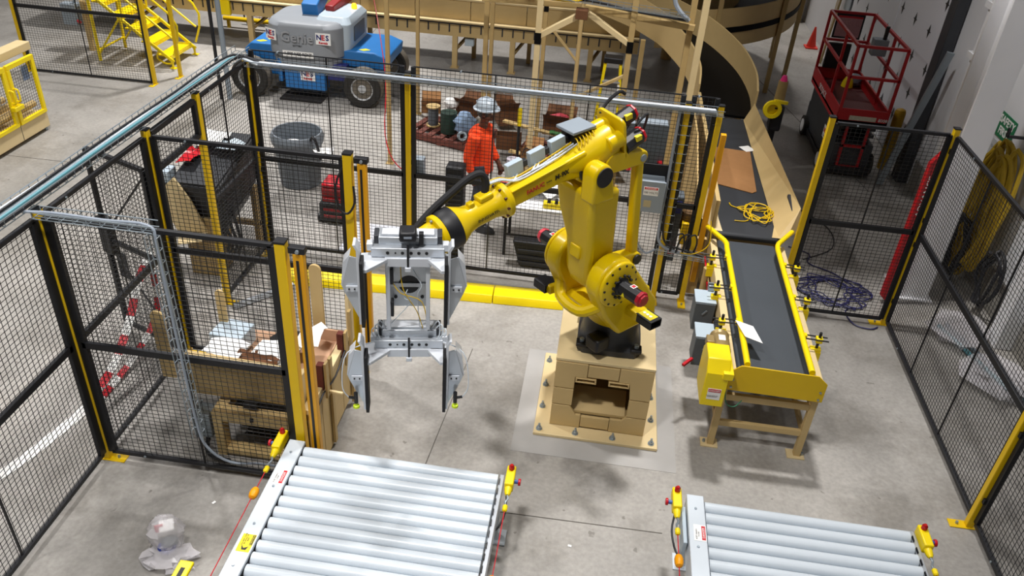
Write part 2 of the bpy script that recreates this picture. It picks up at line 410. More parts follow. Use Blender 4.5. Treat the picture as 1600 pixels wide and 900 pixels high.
# red guard plate standing behind the fence corner
t = thing('red_guard', 'tall red sheet metal guard with white lettering behind the right fence corner', 'guard', (3.76, 8.82, 0))
X = frame((3.76, 8.82, .0), Vector((1, .12, 0)), (0, 0, 1), Vector((.12, -1, 0)))
ob('guard_plate', MB(X).prism([(-.1, .1), (0, 0), (.1, .1), (.1, 1.85), (0, 2.0), (-.1, 1.85)], (0, 0, 0), (1, 0, 0), (0, 1, 0), (0, 0, .06)), red, t, bevel=.01)
lettering('ADVANCE', .11, X @ Matrix.Translation((-.02, 1.45, .062)) @ Matrix.Rotation(R(90), 4, 'Z'), pr_wht, t)

# ------------------------------------------------------------------ machine fence
FX0, FX1, FY0, FY1, FH = -3.85, 3.61, 4.62, 8.26, 2.43
def fence_post(x, y, label, side=(0, 1), foot=(1, 0), sz=.06, h=FH):
    t = thing('fence_post', label, 'post', (x, y, 0), group='yellow fence posts')
    s = sz/2
    ob('upright', MB().box(x-s, x+s, y-s, y+s, .008, h), safety_y, t, bevel=.006)
    ob('cap', MB().box(x-s-.003, x+s+.003, y-s-.003, y+s+.003, h, h+.012), black, t)
    fx, fy = foot
    ob('foot_plate', MB().box(x-s-max(0, -fx)*.12-.015, x+s+max(0, fx)*.12+.015, y-s-max(0, -fy)*.12-.015, y+s+max(0, fy)*.12+.015, 0, .01), safety_y, t, bevel=.003)
    ob('anchor_bolt', MB().cyl((x+fx*.1, y+fy*.1, .01), (x+fx*.1, y+fy*.1, .035), .012, n=6), galv, t)
    for z in (.35, 1.1, 1.4, 2.2):
        ob('panel_clip', MB().cbox((x+side[0]*.045, y+side[1]*.045, z), .03, .03, .05), black, t)
    return t
def mesh_wires(X, w, h, sp=.05, r=.0017):
    mb = MB(X)
    n = int(round(w/sp)); m = int(round(h/sp*1.2))
    for i in range(1, n):
        x = w*i/n; mb.bar((x, 0, 0), (x, 0, h), 2*r, caps=False)
    for k in range(1, m):
        z = h*k/m; mb.bar((0, 2*r, z), (w, 2*r, z), 2*r, caps=False)
    return mb
def fence_panel(p, q, label, z0=.09, z1=2.37, mid=1.24, stiff=(.5,), name='mesh_fence', grp='black wire mesh fence panels', fr=.035, sp=.05, frame_m=None, top=None, side=.05):
    p, q = Vector((*p, 0)), Vector((*q, 0)); d = (q-p).normalized(); w = (q-p).length
    nrm = Vector((-d.y, d.x, 0)); fm = frame_m or black
    t = thing(name, label, 'fence', (p+q)/2+Vector((0, 0, 0)), group=grp)
    X = frame(p+Vector((0, 0, z0)), d, nrm, (0, 0, 1)); h = z1-z0
    for a in ((0, 0, 0, h), (w, 0, w, h)):
        ob('side_rail', MB(X).bar((a[0], 0, 0), (a[2], 0, h), fr, side, up=(1, 0, 0)), fm, t, bevel=.003)
    ob('bottom_rail', MB(X).bar((0, 0, 0), (w, 0, 0), fr), fm, t, bevel=.003)
    ob('top_rail', MB(X).bar((0, 0, h), (w, 0, h), top or fr), fm, t, bevel=0 if top else .003)
    if mid: ob('middle_rail', MB(X).bar((0, 0, mid-z0), (w, 0, mid-z0), .035, .06), fm, t, bevel=.004)
    for s in stiff: ob('stiffener', MB(X).bar((w*s, 0, 0), (w*s, 0, h), .014), fm, t)
    for s in (0, h): ob('joint_bolt', MB(X).cyl((w*.18, -.025, s), (w*.18, .025, s), .011, n=6), galv, t)
    ob('wire_mesh', mesh_wires(X, w, h, sp), wire, t, kind='stuff', smooth=0)
    return t
g = .06
P = fence_post
P(FX0, FY0, 'yellow post where the left fence meets the near inner panel', (0, 1), (1, 0))
P(FX0, 6.12, 'yellow left fence post meeting the far inner panel', (0, 1), (1, 0))
P(FX0, 7.06, 'yellow left fence post in front of the black belt machine', (0, 1), (1, 0))
P(FX0, FY1-.02, 'yellow corner post at the far left of the fence', (1, 0), (0, -1))
P(-2.06, FY1, 'yellow back fence post left of the worker', (1, 0), (0, -1))
P(.91, FY1-.03, 'yellow back fence post carrying a cable ladder', (1, 0), (0, -1))
P(1.245, FY1-.02, 'yellow fence post left of the belt conveyor opening', (-1, 0), (0, -1))
P(2.37, FY1, 'yellow fence post right of the belt conveyor opening', (1, 0), (0, -1))
P(FX1, FY1+.03, 'yellow corner post of the right fence near the white column', (0, -1), (-1, 0))
P(FX1-.02, 5.25, 'yellow right fence post nearest the camera', (0, -1), (-1, 0))
F = fence_panel
F((FX0, 2.6), (FX0, FY0-g), 'left fence panel nearest the camera at the picture edge', stiff=(.45,), side=.08)
F((FX0, FY0+g), (FX0, 6.12-g), 'left fence panel between the two inner panels', z1=2.37, stiff=(), side=.07)
F((FX0, 7.06+g), (FX0, FY1-g), 'left fence panel in front of the black belt machine', stiff=(.45,))
t = thing('mesh_fence', 'short mesh header above the gate opening of the left fence', 'fence', (FX0, 6.6, 2.0))
X = frame((FX0, 6.12+g, 2.02), (0, 1, 0), (-1, 0, 0), (0, 0, 1))
for nm, a, b_ in (('bottom_rail', (0, 0, 0), (.82, 0, 0)), ('top_rail', (0, 0, .35), (.82, 0, .35)), ('side_rail', (0, 0, 0), (0, 0, .35)), ('side_rail', (.82, 0, 0), (.82, 0, .35))):
    ob(nm, MB(X).bar(a, b_, .045), black, t, bevel=.003)
ob('wire_mesh', mesh_wires(X, .82, .35), wire, t, kind='stuff', smooth=0)
F((FX0+g, FY1), (-2.06-g, FY1), 'back fence panel in front of the grey bin', z1=2.5, top=.012, stiff=(.5,))
F((-2.06+g, FY1), (.91-g, FY1), 'wide back fence panel between the robot and the worker', z1=2.5, top=.012, stiff=(.31, .66))
F((.91+.05, FY1), (1.245-.05, FY1), 'narrow back fence panel between two yellow posts', z1=2.5, top=.012, stiff=())
F((2.37+g, FY1), (FX1-g, FY1), 'back fence panel in front of the blue cable heap', stiff=(.5,))
F((FX1, FY1-g), (FX1, 5.25+g), 'right fence panel in front of the hoses', stiff=(.33, .66))
F((FX1, 5.25-g), (FX1, 3.0), 'right fence panel nearest the camera', stiff=(.5,))
F((FX0+g, FY0), (-2.06-.07, FY0), 'near inner panel in front of the tan pallet machine', stiff=(.5,), side=.07)
F((FX0+g, 6.12), (-2.04-.07, 6.12), 'far inner panel behind the tan pallet machine', stiff=(.55,))

# light curtain posts at the ends of the inner panels
def light_curtain(y, label):
    t = thing('light_curtain_post', label, 'post', (-2.04, y, 0), group='light curtain posts')
    x = -2.055
    ob('post', MB().box(x-.038, x+.038, y-.038, y+.038, .01, 2.42), safety_y, t, bevel=.006)
    ob('cap', MB().box(x-.04, x+.04, y-.04, y+.04, 2.42, 2.435), black, t)
    ob('foot_plate', MB().box(x-.08, x+.08, y-.08, y+.08, 0, .01), safety_y, t)
    c = ob('curtain_column', MB().box(-1.97, -1.895, y-.03, y+.03, .25, 2.35), mat('amber_yellow_paint', 'E0A000', .45, var=.06), t, bevel=.006)
    ob('lens_strip', MB().box(-1.945, -1.925, y-.034, y-.029, .3, 2.3), black, c)
    ob('top_bracket', MB().box(-2.0, -1.88, y-.03, y+.03, 2.35, 2.40), black, t, bevel=.005)
    ob('bracket_bolt', MB().cyl((-1.93, y-.045, 2.375), (-1.93, y-.03, 2.375), .014, n=8), galv, t)
    ob('bottom_bracket', MB().box(-2.0, -1.89, y-.03, y+.03, .26, .32), black, t)
light_curtain(4.60, 'yellow light curtain post at the end of the near inner panel')
light_curtain(6.12, 'yellow light curtain post at the end of the far inner panel')
ob('curtain_cable', MB().tube([(-2.1, 6.1, 2.3), (-2.15, 6.05, 2.15), (-2.13, 6.03, 1.95), (-2.05, 6.02, 1.9), (-1.99, 6.04, 2.0), (-2.0, 6.06, 2.15)], .01, 6, 4), cable_b, label='thin black cable looped on the far light curtain post', cat='cable')

# open gate leaf outside the left fence
t = thing('gate_leaf', 'open black mesh gate leaf swung outside the left fence', 'gate', (-4.2, 5.95, 0))
ga, gb = Vector((-3.9, 6.05, .12)), Vector((-4.62, 6.35, .12)); gd = (gb-ga).normalized(); gw = (gb-ga).length
X = frame(ga, gd, Vector((-gd.y, gd.x, 0)), (0, 0, 1)); gh = 1.95
for nm, a, b_ in (('bottom_rail', (0, 0, 0), (gw, 0, 0)), ('top_rail', (0, 0, gh), (gw, 0, gh)), ('side_rail', (0, 0, 0), (0, 0, gh)), ('side_rail', (gw, 0, 0), (gw, 0, gh)), ('middle_rail', (0, 0, 1.0), (gw, 0, 1.0))):
    ob(nm, MB(X).bar(a, b_, .04), black, t, bevel=.004)
ob('brace', MB(X).bar((0, 0, 1.9), (gw, 0, 1.05), .015), black, t)
ob('brace', MB(X).bar((0, 0, .05), (gw, 0, .95), .015), black, t)
ob('wire_mesh', mesh_wires(X, gw, gh), wire, t, kind='stuff', smooth=0)
ob('latch', MB(X).box(gw-.1, gw+.05, -.04, .04, .85, 1.25), black, t, bevel=.01)
ob('latch_plate', MB(X).box(gw-.16, gw-.02, -.05, -.04, .55, .85), darkgrey, t)

# ------------------------------------------------------------------ wire basket cable trays and cables
def tray(p, q, w, h, label, rungs=.1, n=4, up=(0, 0, 1)):
    p, q = Vector(p), Vector(q); d = (q-p).normalized(); L = (q-p).length
    s = d.cross(Vector(up)).normalized(); u = s.cross(d)
    t = thing('cable_tray', label, 'cable tray', (p+q)/2, group='wire basket cable trays')
    X = frame(p, d, -s, u)
    for k in range(n):
        y = -w/2+w*k/(n-1)
        ob('floor_wire', MB(X).bar((0, y, 0), (L, y, 0), .006), galv, t)
    for y in (-w/2, w/2):
        ob('side_wire', MB(X).bar((0, y, h), (L, y, h), .006), galv, t)
    mb = MB(X)
    for i in range(int(L/rungs)+1):
        x = min(L, i*rungs)
        mb.bar((x, -w/2, h), (x, -w/2, 0), .005, caps=False).bar((x, -w/2, 0), (x, w/2, 0), .005, caps=False).bar((x, w/2, 0), (x, w/2, h), .005, caps=False)
    ob('cross_wires', mb, galv, t, kind='stuff', smooth=0)
    return t
tray((-3.94, 2.2, 2.46), (-3.9, 8.3, 2.46), .16, .055, 'wire cable tray along the top of the left fence')
tray((-3.8, 8.15, 2.37), (1.27, 8.15, 2.37), .13, .055, 'wire cable tray along the top of the back fence')
tray((-3.8, 4.55, 2.42), (-2.93, 4.55, 2.42), .1, .05, 'short wire cable tray on top of the near inner panel')
tray((-2.95, 4.55, 2.38), (-2.9, 4.55, .5), .09, .05, 'vertical wire cable tray running down the near inner panel', up=(0, -1, 0))
def cable(name, pts, r, m, label, cat='cable', grp=None, sm=4):
    return ob(name, MB().tube(pts, r, 7, sm), m, label=label, cat=cat, group=grp)
rc = random.Random(3)
for k, (dx, dz, r, m, lb) in enumerate(((-.06, .022, .015, cable_w, 'white cable outermost in the left fence tray'), (-.028, .022, .015, cable_w, 'pale cable in the middle of the left fence tray'),
        (.008, .022, .013, teal, 'teal cable in the left fence tray'), (.05, .022, .017, cable_b, 'black cable innermost in the left fence tray'), (-.03, .046, .012, cable_b, 'thin black cable lying uppermost in the left fence tray'))):
    cable('tray_cable', [(-3.935+dx+rc.uniform(-.012, .012)+.006*i, 2.2+i*.66, 2.465+dz+rc.uniform(0, .008)) for i in range(9)]+[(-3.88+dx*.5, 8.05, 2.45+dz), (-3.65, 8.15+dx, 2.38+dz)], r, m, lb, grp='cables in the left tray')
for k, (dy, dz, r, m, lb) in enumerate(((-.04, .03, .024, cable_g, 'thick grey conduit along the back fence tray'), (.0, .03, .016, cable_w, 'white cable along the back fence tray'), (.04, .028, .014, cable_b, 'black cable along the back fence tray'))):
    cable('tray_cable', [(-3.7+i*.61, 8.15+dy+rc.uniform(-.008, .008), 2.375+dz) for i in range(9)], r, m, lb, grp='cables in the back tray')
cable('tray_conduit', [(-3.85, 4.5, 2.47), (-3.65, 4.53, 2.47), (-3.3, 4.55, 2.45), (-2.98, 4.55, 2.45), (-2.93, 4.53, 2.3), (-2.92, 4.52, 1.6), (-2.9, 4.52, .7), (-2.86, 4.53, .4), (-2.72, 4.6, .18), (-2.5, 4.68, .12), (-2.2, 4.7, .1)], .011, cable_g, 'grey conduit running down the near inner panel', 'conduit')
# cable ladder on the yellow back post
t = thing('cable_ladder', 'narrow wire cable ladder with grey conduit on the yellow back post', 'cable tray', (.9, 8.17, .9))
for z in [0.85+i*.105 for i in range(14)]:
    ob('rung', MB().tube([(.85, 8.19, z), (.85, 8.14, z), (.97, 8.14, z), (.97, 8.19, z)], .004, 5), galv, t)
ob('conduit', MB().tube([(.83, 8.16, 2.4), (.83, 8.15, 1.5), (.83, 8.13, .95), (.87, 8.1, .82), (1.0, 8.08, .76), (1.35, 8.05, .74)], .016, 7, 4), cable_g, t)
ob('conduit', MB().tube([(.86, 8.15, 2.35), (.87, 8.14, 1.4), (.87, 8.12, 1.0), (.93, 8.08, .84), (1.1, 8.06, .8), (1.35, 8.03, .76)], .012, 7, 4), cable_b, t)
tray((.83, 8.1, .72), (1.42, 8.02, .72), .12, .05, 'short low wire cable tray crossing to the belt conveyor', rungs=.06)
cable('yellow_black_cable', [(1.1, 8.05, .76), (1.25, 8.0, .8), (1.38, 7.98, .95), (1.36, 8.05, 1.2)], .006, cable_y, 'yellow cable rising from the low tray beside the belt conveyor')
for k in range(3):
    cable('black_cable_loop', [(.98+.07*k, 8.06, .75), (1.0+.07*k, 8.02, .95), (1.08+.07*k, 8.02, 1.02), (1.12+.07*k, 8.05, .9), (1.12+.06*k, 8.07, .76)], .01, cable_b, 'small black cable loop above the low tray, '+('leftmost', 'middle', 'rightmost')[k]+' of three', grp='black cable loops')
# control box on the back fence
t = thing('control_box', 'grey control box with red DANGER 120 VOLTS label on the back fence', 'control box', (.68, 8.2, 1.25))
ob('backboard', MB().box(.44, .88, 8.215, 8.235, 1.18, 1.72), black, t, bevel=.004)
ob('box', MB().box(.54, .8, 8.04, 8.2, 1.24, 1.6), boxgrey, t, bevel=.008)
dr = ob('door', MB().box(.53, .81, 8.015, 8.035, 1.235, 1.605), boxgrey, t, bevel=.006)
ob('label_plate', MB().box(.58, .74, 8.012, 8.0155, 1.44, 1.54), pr_wht, dr)
ob('label_header', MB().box(.59, .73, 8.010, 8.0125, 1.51, 1.535), pr_red, dr)
X = frame((.66, 8.0095, 1.523), (1, 0, 0), (0, 0, 1), (0, -1, 0))
lettering('DANGER', .028, X, pr_wht, dr, depth=.001)
lettering('120 VOLTS', .032, X @ Matrix.Translation((0, -.05, 0)), pr_blk, dr, depth=.001)
ob('label_plate', MB().box(.6, .68, 8.012, 8.0155, 1.3, 1.38), mat('tan_label', 'B9AC86', .6), dr)
cable('box_cable', [(.6, 8.1, 1.24), (.58, 8.08, 1.0), (.62, 8.07, .8), (.72, 8.06, .7), (.82, 8.1, .74)], .012, cable_g, 'grey cable hanging under the control box')
for k, (x0, y0) in enumerate(((.1, 9.0), (.48, 9.05))):
    t = thing('disconnect_box', ('left' if k == 0 else 'right')+' of two grey disconnect boxes with red handle behind the back fence', 'electrical box', (x0+.17, y0, 1.0), group='grey disconnect boxes behind the fence')
    ob('box', MB().box(x0, x0+.34, y0, y0+.2, 1.25, 1.85), boxgrey, t, bevel=.015)
    ob('lid', MB().box(x0-.01, x0+.35, y0-.02, y0, 1.24, 1.86), boxgrey_d, t, bevel=.01)
    ob('handle', MB().bar((x0+.3, y0-.04, 1.42), (x0+.33, y0-.08, 1.3), .04), red_g, t)
    ob('stand', MB().box(x0+.12, x0+.2, y0+.06, y0+.14, 0, 1.25), tan2, t)
# ------------------------------------------------------------------ robot pedestal
t = thing('robot_pedestal', 'tan steel pedestal bolted to the floor under the yellow robot', 'pedestal', (.34, 6.2, 0))
ob('base_plate', MB().box(-.24, .92, 5.62, 6.86, .004, .035), tan_l, t, bevel=.004)
ob('top_plate', MB().box(-.105, .79, 5.77, 6.62, .80, .83), tan_l, t, bevel=.004)
px0, px1, py0, py1 = -.1, .785, 5.775, 6.6
for nm, a in (('side_plate', (px0, px0+.03, py0, py1, .035, .8)), ('side_plate', (px1-.03, px1, py0, py1, .035, .8)), ('back_plate', (px0+.03, px1-.03, py1-.03, py1, .035, .8))):
    ob(nm, MB().box(*a), tan, t)
# front plates framing the opening
for poly in ([(px0, .5), (.085, .5), (.085, .64), (.19, .64), (.19, .795), (px0, .795)], [(.195, .655), (.475, .655), (.475, .788), (.195, .788)], [(.48, .64), (.58, .64), (.6, .46), (px1, .46), (px1, .795), (.48, .795)],
             [(px0, .3), (.085, .3), (.085, .49), (px0, .49)], [(.6, .25), (px1, .25), (px1, .45), (.6, .45)], [(px0, .04), (.18, .04), (.18, .19), (.13, .19), (.07, .29), (px0, .29)],
             [(.185, .055), (.45, .055), (.45, .18), (.185, .18)], [(.455, .04), (px1, .04), (px1, .24), (.6, .24), (.56, .19), (.455, .19)]):
    ob('front_plate', MB().prism(poly, (0, py0-.012, 0), (1, 0, 0), (0, 0, 1), (0, .03, 0)), tan, t, bevel=.003)
ob('lower_ledge', MB().add([(.09, py0+.02, .19), (.59, py0+.02, .19), (.59, py0+.3, .3), (.09, py0+.3, .3), (.09, py0+.02, .17), (.59, py0+.02, .17), (.59, py0+.3, .28), (.09, py0+.3, .28)], [(0, 1, 2, 3), (7, 6, 5, 4), (4, 5, 1, 0), (5, 6, 2, 1), (6, 7, 3, 2), (7, 4, 0, 3)]), tan, t, smooth=0)
ob('inner_shelf', MB().box(px0+.03, px1-.03, py0+.02, py1-.03, .18, .2), tan_d, t)
for x in (.09, .39):
    mb = MB().box(x, x+.19, py0-.02, py0+.1, .585, .597).box(x, x+.19, py0-.02, py0+.1, .626, .638).box(x, x+.015, py0-.02, py0+.1, .597, .626).box(x+.175, x+.19, py0-.02, py0+.1, .597, .626)
    ob('fork_pocket', mb, tan, t, bevel=.004)
for x, y in ((-.19, 5.68), (-.19, 6.0), (-.19, 6.33), (-.19, 6.72), (.15, 5.68), (.5, 5.68), (.86, 5.68), (.86, 6.0), (.86, 6.33), (.86, 6.72)):
    b = ob('anchor_bolt', MB().cyl((x, y, .035), (x, y, .1), .01, n=8), galv, t)
    ob('nut', MB().cyl((x, y, .045), (x, y, .065), .022, n=6), galv, b)
    ob('washer', MB().cyl((x, y, .035), (x, y, .043), .03, n=12), galv, b)

# ------------------------------------------------------------------ robot; local frame: x = reach, y = J2 axis (to the right), z = up
RZ = R(-44.3-90)
RX = Matrix.Translation((.35, 6.15, 0)) @ Matrix.Rotation(RZ, 4, 'Z')
rob = thing('industrial_robot', 'large yellow industrial robot arm standing on the tan pedestal', 'robot', (.35, 6.15, .83), RZ)
def rr(name, mb, m, parent=rob, **k): return ob(name, mb, m, parent, **k)
def rbx(): return MB(RX)
# foot casting (square to rounded)
def sq(cx, cy, h, r, z, n=32):
    out = []
    for i in range(n):
        a = 2*math.pi*(i+.5)/n; c, s = math.cos(a), math.sin(a); k = max(abs(c), abs(s))
        q = (h/k)*(1-r)+h*r
        out.append((cx+c*q, cy+s*q, z))
    return out
fc = (.35, 6.17)
rr('foot_casting', MB().loft([sq(*fc, .29, .08, .832), sq(*fc, .29, .08, .895), sq(*fc, .275, .15, .905), sq(*fc, .25, .6, .98), sq(*fc, .255, 1, 1.1), sq(*fc, .255, 1, 1.14)]), darkgrey, bevel=.006)
for sx in (-1, 1):
    for sy in (-1, 1):
        l = rr('foot_lug', MB().cbox((fc[0]+sx*.245, fc[1]+sy*.245, .915), .1, .1, .04), black, bevel=.01)
        rr('foot_bolt', MB().cyl((fc[0]+sx*.245, fc[1]+sy*.245, .93), (fc[0]+sx*.245, fc[1]+sy*.245, .965), .022, n=8), galv, l)
rr('cover_box', rbx().box(.2, .36, .04, .2, .93, 1.06), black, bevel=.02)
# turret
rr('turret_base', rbx().lathe((0, 0, 1.13), (0, 0, 1), [(0, .25), (.05, .26), (.1, .27), (.2, .27), (.28, .25)], 40), robot_y, bevel=.01)
J2, J3 = (.38, 1.76), (.62, 2.74)
cheek = hull2(circ(J2[0], J2[1], .215, 28)+[(-.2, 1.2), (-.18, 1.4), (.25, 1.18), (.45, 1.42)])
for s0, s1 in ((.17, .33), (-.33, -.17)):
    c = rr('turret_cheek', rbx().prism(cheek, (0, s0, 0), (1, 0, 0), (0, 0, 1), (0, s1-s0, 0)), robot_y, bevel=.03, seg=3)
rr('turret_cradle', rbx().prism([(-.24, 1.2), (-.22, 1.45), (-.1, 1.48), (.1, 1.42), (.4, 1.44), (.46, 1.4), (.25, 1.2)], (0, -.2, 0), (1, 0, 0), (0, 0, 1), (0, .4, 0)), robot_y, bevel=.02)
rr('turret_rim', rbx().tube([(.44, -.26, 1.58), (.55, -.14, 1.45), (.56, .12, 1.43), (.46, .25, 1.52)], .05, 10, 4), robot_y)
# J2 hubs, bolts, motors
for sg in (1, -1):
    h = rr('hub_flange', rbx().lathe((J2[0], .33*sg, J2[1]), (0, sg, 0), [(0, .205), (.012, .207), (.03, .2), (.045, .16), (.05, .11)], 40), robot_y, bevel=.006)
    for i in range(14):
        a = 2*math.pi*i/14
        rr('hub_bolt', rbx().cyl((J2[0]+.178*math.cos(a), .355*sg, J2[1]+.178*math.sin(a)), (J2[0]+.178*math.cos(a), .372*sg, J2[1]+.178*math.sin(a)), .011, n=8), pr_blk, h)
    for i in range(12):
        a = 2*math.pi*(i+.3)/12
        rr('ring_bolt', rbx().cyl((J2[0]+.1*math.cos(a), .37*sg, J2[1]+.1*math.sin(a)), (J2[0]+.1*math.cos(a), .4*sg, J2[1]+.1*math.sin(a)), .013, n=8), black, h)
    mo = rr('joint_motor', rbx().lathe((J2[0], .36*sg, J2[1]), (0, sg, 0), [(0, .085), (.03, .085), (.035, .063), (.23, .063)], 8), black, bevel=.004, smooth=20)
    rr('motor_cap', rbx().lathe((J2[0], .59*sg, J2[1]), (0, sg, 0), [(0, .068), (.03, .068), (.036, .05), (.05, .05)], 8), mat('motor_cap_red', 'A81628', .4, var=.08) if sg > 0 else pinkred, mo, bevel=.003, smooth=20)
    rr('warning_label', rbx().cbox((J2[0]-.01, .5*sg, J2[1]+.06), .05, .045, .004), pr_wht, mo)
    rr('warning_mark', rbx().cbox((J2[0]-.01, .5*sg, J2[1]+.0625), .034, .028, .002), pr_red, mo)
    rr('warning_triangle', rbx().prism([(-.018, -.018), (.018, -.018), (0, .022)], (J2[0]+.06, .46*sg, J2[1]-.015), (0, 1, 0), (0, 0, 1), (.002, 0, 0)), label_y, mo)
# fork pockets of the turret
def pocket(c, L, ax, lab=False):
    c = Vector(c); ax = Vector(ax).normalized(); sd = ax.cross(Vector((0, 0, 1))); w_, h_, th = .135, .08, .01
    X = RX @ frame(c, ax, -sd, (0, 0, 1)); mb = MB(X)
    mb.box(-L/2, L/2, -w_/2, w_/2, -h_/2, -h_/2+th).box(-L/2, L/2, -w_/2, w_/2, h_/2-th, h_/2)
    mb.box(-L/2, L/2, -w_/2, -w_/2+th, -h_/2+th, h_/2-th).box(-L/2, L/2, w_/2-th, w_/2, -h_/2+th, h_/2-th)
    o = rr('fork_tube', mb, black, bevel=.006)
    if lab:
        rr('warning_label', MB(X).box(-L/2+.012, L/2-.03, -w_/2+.018, w_/2-.018, h_/2, h_/2+.002), label_y, o)
        for k in range(3): rr('label_print', MB(X).cyl((-L/2+.04+.035*k, 0, h_/2+.002), (-L/2+.04+.035*k, 0, h_/2+.003), .014, n=14), pr_wht, o)
pocket((.15, .53, 1.43), .18, (0, 1, 0), True)
pocket((.5, -.4, 1.4), .16, (0, 1, 0))
rr('fork_bracket', rbx().box(.08, .22, .3, .46, 1.39, 1.47), robot_y, bevel=.01)
rr('fork_bracket', rbx().box(.42, .54, -.34, -.28, 1.36, 1.44), robot_y, bevel=.01)
# lower arm
def armring(z, t0, t1, s0, s1): return [(t0, s0, z), (t1, s0, z), (t1, s1, z), (t0, s1, z)]
arm = rr('lower_arm', rbx().loft([armring(1.6, .27, .48, -.13, .13), armring(1.75, .24, .54, -.14, .14), armring(2.05, .28, .57, -.15, .16), armring(2.35, .36, .66, -.18, .22), armring(2.6, .4, .71, -.19, .25)]), robot_y, bevel=.045, seg=3)
rr('arm_pad', rbx().box(J2[0]+.14, J2[0]+.2, -.07, .05, 1.9, 2.02), robot_y, arm, bevel=.015)
for s0, s1 in ((.11, .255), (-.2, -.11)):
    a = rr('arm_clevis', rbx().prism(hull2(circ(J3[0], J3[1], .095, 24)+[(J3[0]-.15, 2.52), (J3[0]+.085, 2.52)]), (0, s0, 0), (1, 0, 0), (0, 0, 1), (0, s1-s0, 0)), robot_y, bevel=.02)
    sg = 1 if s0 > 0 else -1; sc = .258 if sg > 0 else -.198
    rr('pivot_cover', rbx().cyl((J3[0], sc, J3[1]), (J3[0], sc+.012*sg, J3[1]), .08, n=28), black, a, bevel=.004)
rr('elbow_gear', rbx().cyl((J3[0], -.1, J3[1]), (J3[0], .1, J3[1]), .1, n=24), darkgrey)
# upper arm: axis tilted down
TL = R(12.5)
AX = Vector((math.cos(TL), 0, -math.sin(TL))); AU = Vector((math.sin(TL), 0, math.cos(TL))); AY = Vector((0, 1, 0))
UO = Vector((.45, 0, 2.85)); UX = RX @ frame(UO, AX, AY, AU)
def ua(): return MB(UX)
rr('elbow_casting', ua().loft([[(x, y*w_, z*h_+dz) for y, z in circ(0, 0, 1, 24)] for x, w_, h_, dz in ((-.1, .13, .14, .02), (0, .15, .15, .01), (.12, .145, .14, 0), (.26, .11, .11, -.005), (.42, .07, .075, 0))]), robot_y, bevel=.008)
rr('elbow_pivot_boss', rbx().cyl((J3[0], -.095, J3[1]+.01), (J3[0], .085, J3[1]+.01), .125, n=28), robot_y, bevel=.015)
for y, z in ((.1, .06), (-.06, .12)):
    rr('gear_boss', ua().cyl((-.13, y, z), (.02, y, z), .065, n=24), robot_y, bevel=.012)
rr('casting_pad', ua().box(.1, .18, .11, .145, -.03, .02), robot_y, bevel=.012)
pl = rr('motor_plate', ua().prism(hull2(circ(-.1, -.12, .05, 12)+circ(.1, -.14, .05, 12)+circ(-.1, .14, .05, 12)+circ(.1, .12, .05, 12)), (-.15, 0, .05), (0, 1, 0), (0, 0, 1), (.03, 0, 0)), robot_y, bevel=.008)
for k, (y, z, L) in enumerate(((-.02, .1, .25), (.1, -.03, .22), (-.1, -.04, .18))):
    mo = rr('joint_motor', ua().lathe((-.15, y, z), (-1, 0, .15), [(0, .072), (.02, .066), (L-.04, .066)], 8), black, bevel=.005)
    rr('motor_cap', ua().lathe((-.15-(L-.04)*.99, y, z+(L-.04)*.15), (-1, 0, .15), [(0, .068), (.02, .068), (.025, .055)], 8), red_g, mo, bevel=.004)
    rr('caution_label', ua().box(-.15-L*.65, -.15-L*.4, y+.035, y+.068, z+.03, z+.07), label_y, mo)
for k in range(3):
    rr('motor_cable', ua().tube([(-.3-.03*k, .1-.08*k, .1), (-.42, .1-.1*k, .14-.08*k), (-.4, .05-.08*k, -.05), (-.25, .1-.08*k, -.12), (-.12, .14-.08*k, -.14)], .01, 7, 4), cable_b)
rr('cable_clamp', ua().tube([(-.12, -.1, .2), (-.2, -.12, .25), (-.32, -.1, .3), (-.36, -.08, .27)], .014, 7, 3), black)
# forearm beam, flange, tube and wrist rings
rr('forearm_beam', ua().loft([[(x, y*w_, z*h_+dz) for y, z in ((-1, -1), (1, -1), (1, 1), (-1, 1))] for x, w_, h_, dz in ((.2, .1, .11, -.01), (.42, .075, .078, 0), (.92, .066, .068, 0))]), robot_y, bevel=.02, seg=3)
rr('beam_rail', ua().box(.25, .9, .05, .078, .066, .08), robot_y, bevel=.004)
fl = rr('forearm_flange', ua().lathe((.9, 0, 0), (1, 0, 0), [(0, .1), (.025, .135), (.065, .135), (.085, .11)], 36), robot_y, bevel=.005)
for i in range(10):
    a = 2*math.pi*i/10
    rr('flange_bolt', ua().cyl((.965, .122*math.cos(a), .122*math.sin(a)), (.985, .122*math.cos(a), .122*math.sin(a)), .01, n=8), mat('dark_red_bolt', '4A2018', .5), fl)
rr('forearm_tube', ua().lathe((.975, 0, 0), (1, 0, 0), [(0, .112), (.04, .1), (.08, .092), (.24, .09), (.3, .1), (.36, .13), (.4, .15)], 36), robot_y)
rr('wrist_seal', ua().lathe((1.375, 0, 0), (1, 0, 0), [(0, .15), (.03, .153), (.08, .148), (.11, .135)], 36), black, bevel=.004)
wr = rr('wrist_ring', ua().lathe((1.485, 0, 0), (1, 0, 0), [(0, .142), (.04, .142), (.05, .11)], 36), robot_y, bevel=.005)
rr('wrist_body', ua().lathe((1.53, 0, 0), (1, 0, 0), [(0, .11), (.1, .1), (.2, .08)], 28), robot_y, bevel=.01)
for i in range(8):
    a = 2*math.pi*i/8
    rr('ring_bolt', ua().cyl((1.53, .126*math.cos(a), .126*math.sin(a)), (1.545, .126*math.cos(a), .126*math.sin(a)), .01, n=8), galv, wr)
rr('tube_port', ua().box(1.03, 1.15, -.05, .04, .08, .125), robot_y, bevel=.012)
rr('tube_lug', ua().box(1.19, 1.24, -.02, .03, .08, .12), robot_y, bevel=.008)
